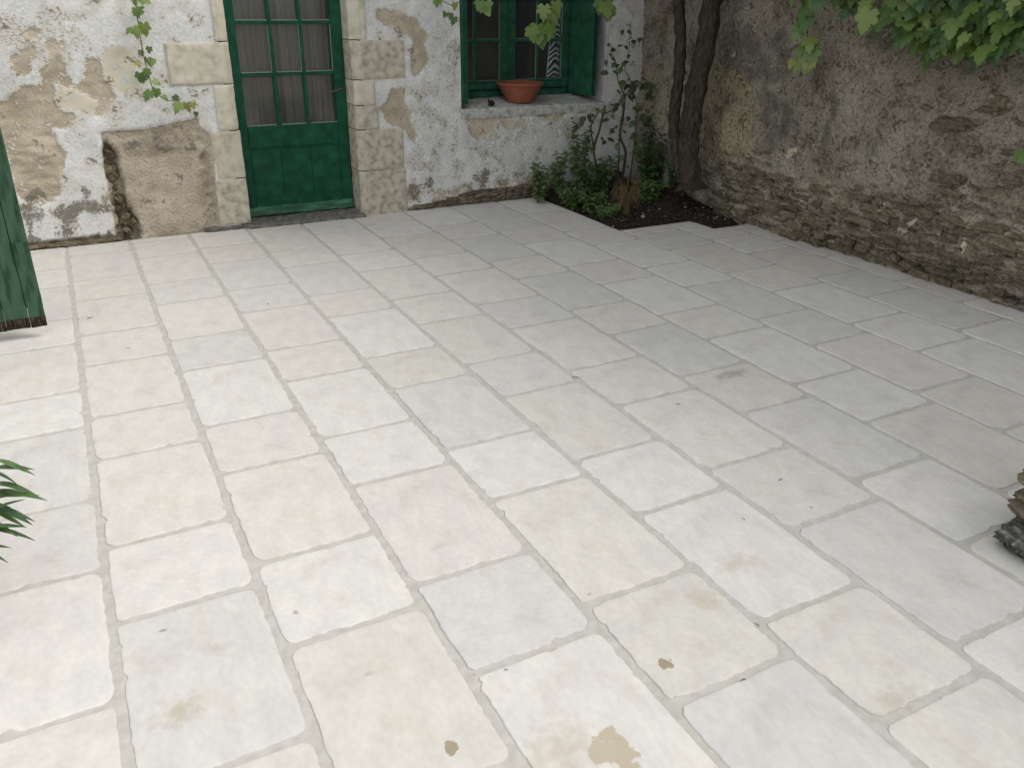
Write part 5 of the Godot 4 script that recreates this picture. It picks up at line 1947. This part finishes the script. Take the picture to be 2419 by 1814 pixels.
	for k in stones.size():
		var s = stones[k]
		var mat: Material = M.slate if s[6] == 3 else M.rock[s[6]]
		var o := put("flat_stone", kinds[k % 6], mat, wl, Vector3(s[0], s[1], s[2]))
		o.scale = Vector3(s[3], s[4], s[5])
		o.rotation = Vector3(0.04 * sin(k * 3.0), s[7], 0.05 * cos(k * 2.0))

	# dry bits lying about on the slabs
	var bits := [[212, 751, 0.03], [632, 718, 0.022], [301, 823, 0.016], [354, 712, 0.012], [1604, 955, 0.018], [1844, 1133, 0.02], [1756, 1227, 0.014], [1358, 892, 0.03], [888, 891, 0.014], [1917, 1200, 0.01], [1393, 1404, 0.008], [1788, 1477, 0.016], [1755, 1608, 0.016], [1120, 1596, 0.008], [1196, 1583, 0.010]]
	var twig := tube(smooth_path([Vector3(-0.5, 0, 0), Vector3(-0.1, 0.08, 0.12), Vector3(0.5, 0, -0.05)], 4), taper(9, 0.11, 0.05), 6)
	for k in bits.size():
		var a = bits[k]
		var p := on_y(a[0], a[1], 0.0)
		var o := put("dry_bit", twig, M.twig, self, p + Vector3(0, 0.0025, 0))
		o.scale = Vector3(a[2], 0.012, a[2])
		o.rotation.y = k * 1.3 if k else 0.4
		tag(o, "tiny dark dry scrap of leaf lying on the pale slabs", "leaf scrap", "dry scraps on the slabs")


# ---------------------------------------------------------------- everything
func _ready() -> void:
	rng.seed = 1
	noise_a.seed = 4
	noise_a.frequency = 0.1
	noise_a.fractal_octaves = 3
	noise_b.seed = 9
	noise_b.frequency = 0.1
	noise_b.fractal_octaves = 2
	noise_c.seed = 21
	noise_c.noise_type = FastNoiseLite.TYPE_CELLULAR
	noise_c.cellular_return_type = FastNoiseLite.RETURN_DISTANCE2_SUB
	noise_c.frequency = 0.1
	noise_c.fractal_octaves = 1
	var cam := Camera3D.new()
	cam.name = "camera"
	cam.fov = 49.56
	cam.near = 0.05
	cam.far = 400.0
	cam.transform = Transform3D(cam_basis.orthonormalized(), EYE)
	add_child(cam)
	cam.current = true
	var sky_mat := ProceduralSkyMaterial.new()
	sky_mat.sky_top_color = Color(0.93, 0.94, 0.95)
	sky_mat.sky_horizon_color = Color(0.84, 0.85, 0.86)
	sky_mat.sky_curve = 0.2
	sky_mat.ground_bottom_color = Color(0.35, 0.33, 0.30)
	sky_mat.ground_horizon_color = Color(0.6, 0.6, 0.58)
	sky_mat.sky_energy_multiplier = 0.85
	var sky := Sky.new()
	sky.sky_material = sky_mat
	var env := Environment.new()
	env.background_mode = Environment.BG_SKY
	env.sky = sky
	env.tonemap_mode = Environment.TONE_MAPPER_LINEAR
	env.tonemap_exposure = 1.86
	env.sdfgi_enabled = true
	env.ssao_enabled = true
	env.ssil_enabled = true
	var we := WorldEnvironment.new()
	we.name = "world_environment"
	we.environment = env
	add_child(we)
	var sun := DirectionalLight3D.new()
	sun.name = "sun"
	sun.light_energy = 0.42
	sun.light_angular_distance = 25.0
	sun.light_color = Color(1.0, 0.98, 0.95)
	sun.shadow_enabled = true
	add_child(sun)
	sun.look_at_from_position(Vector3(5.0, 6.0, 3.4), Vector3.ZERO)

	make_materials()
	vleaf = vine_leaves()
	var gm := PlaneMesh.new()
	gm.size = Vector2(160, 160)
	var ground := put("ground", gm, textured(noise_tex(90, 0.02, Color(0.75, 0.73, 0.7), Color(1, 1, 1), 6), lin(0.33, 0.31, 0.27), 2.0, 1.0), self, Vector3(0, -0.11, 0))
	ground.set_meta("kind", "structure")
	build_paving()
	build_house()
	print("house ", Time.get_ticks_msec())
	build_wall()
	build_bed()
	print("wall ", Time.get_ticks_msec())
	build_tree()
	build_wall_vine()
	build_house_vine()
	build_rose()
	build_undergrowth()
	build_oleander()
	build_things()
	print("done ", Time.get_ticks_msec())
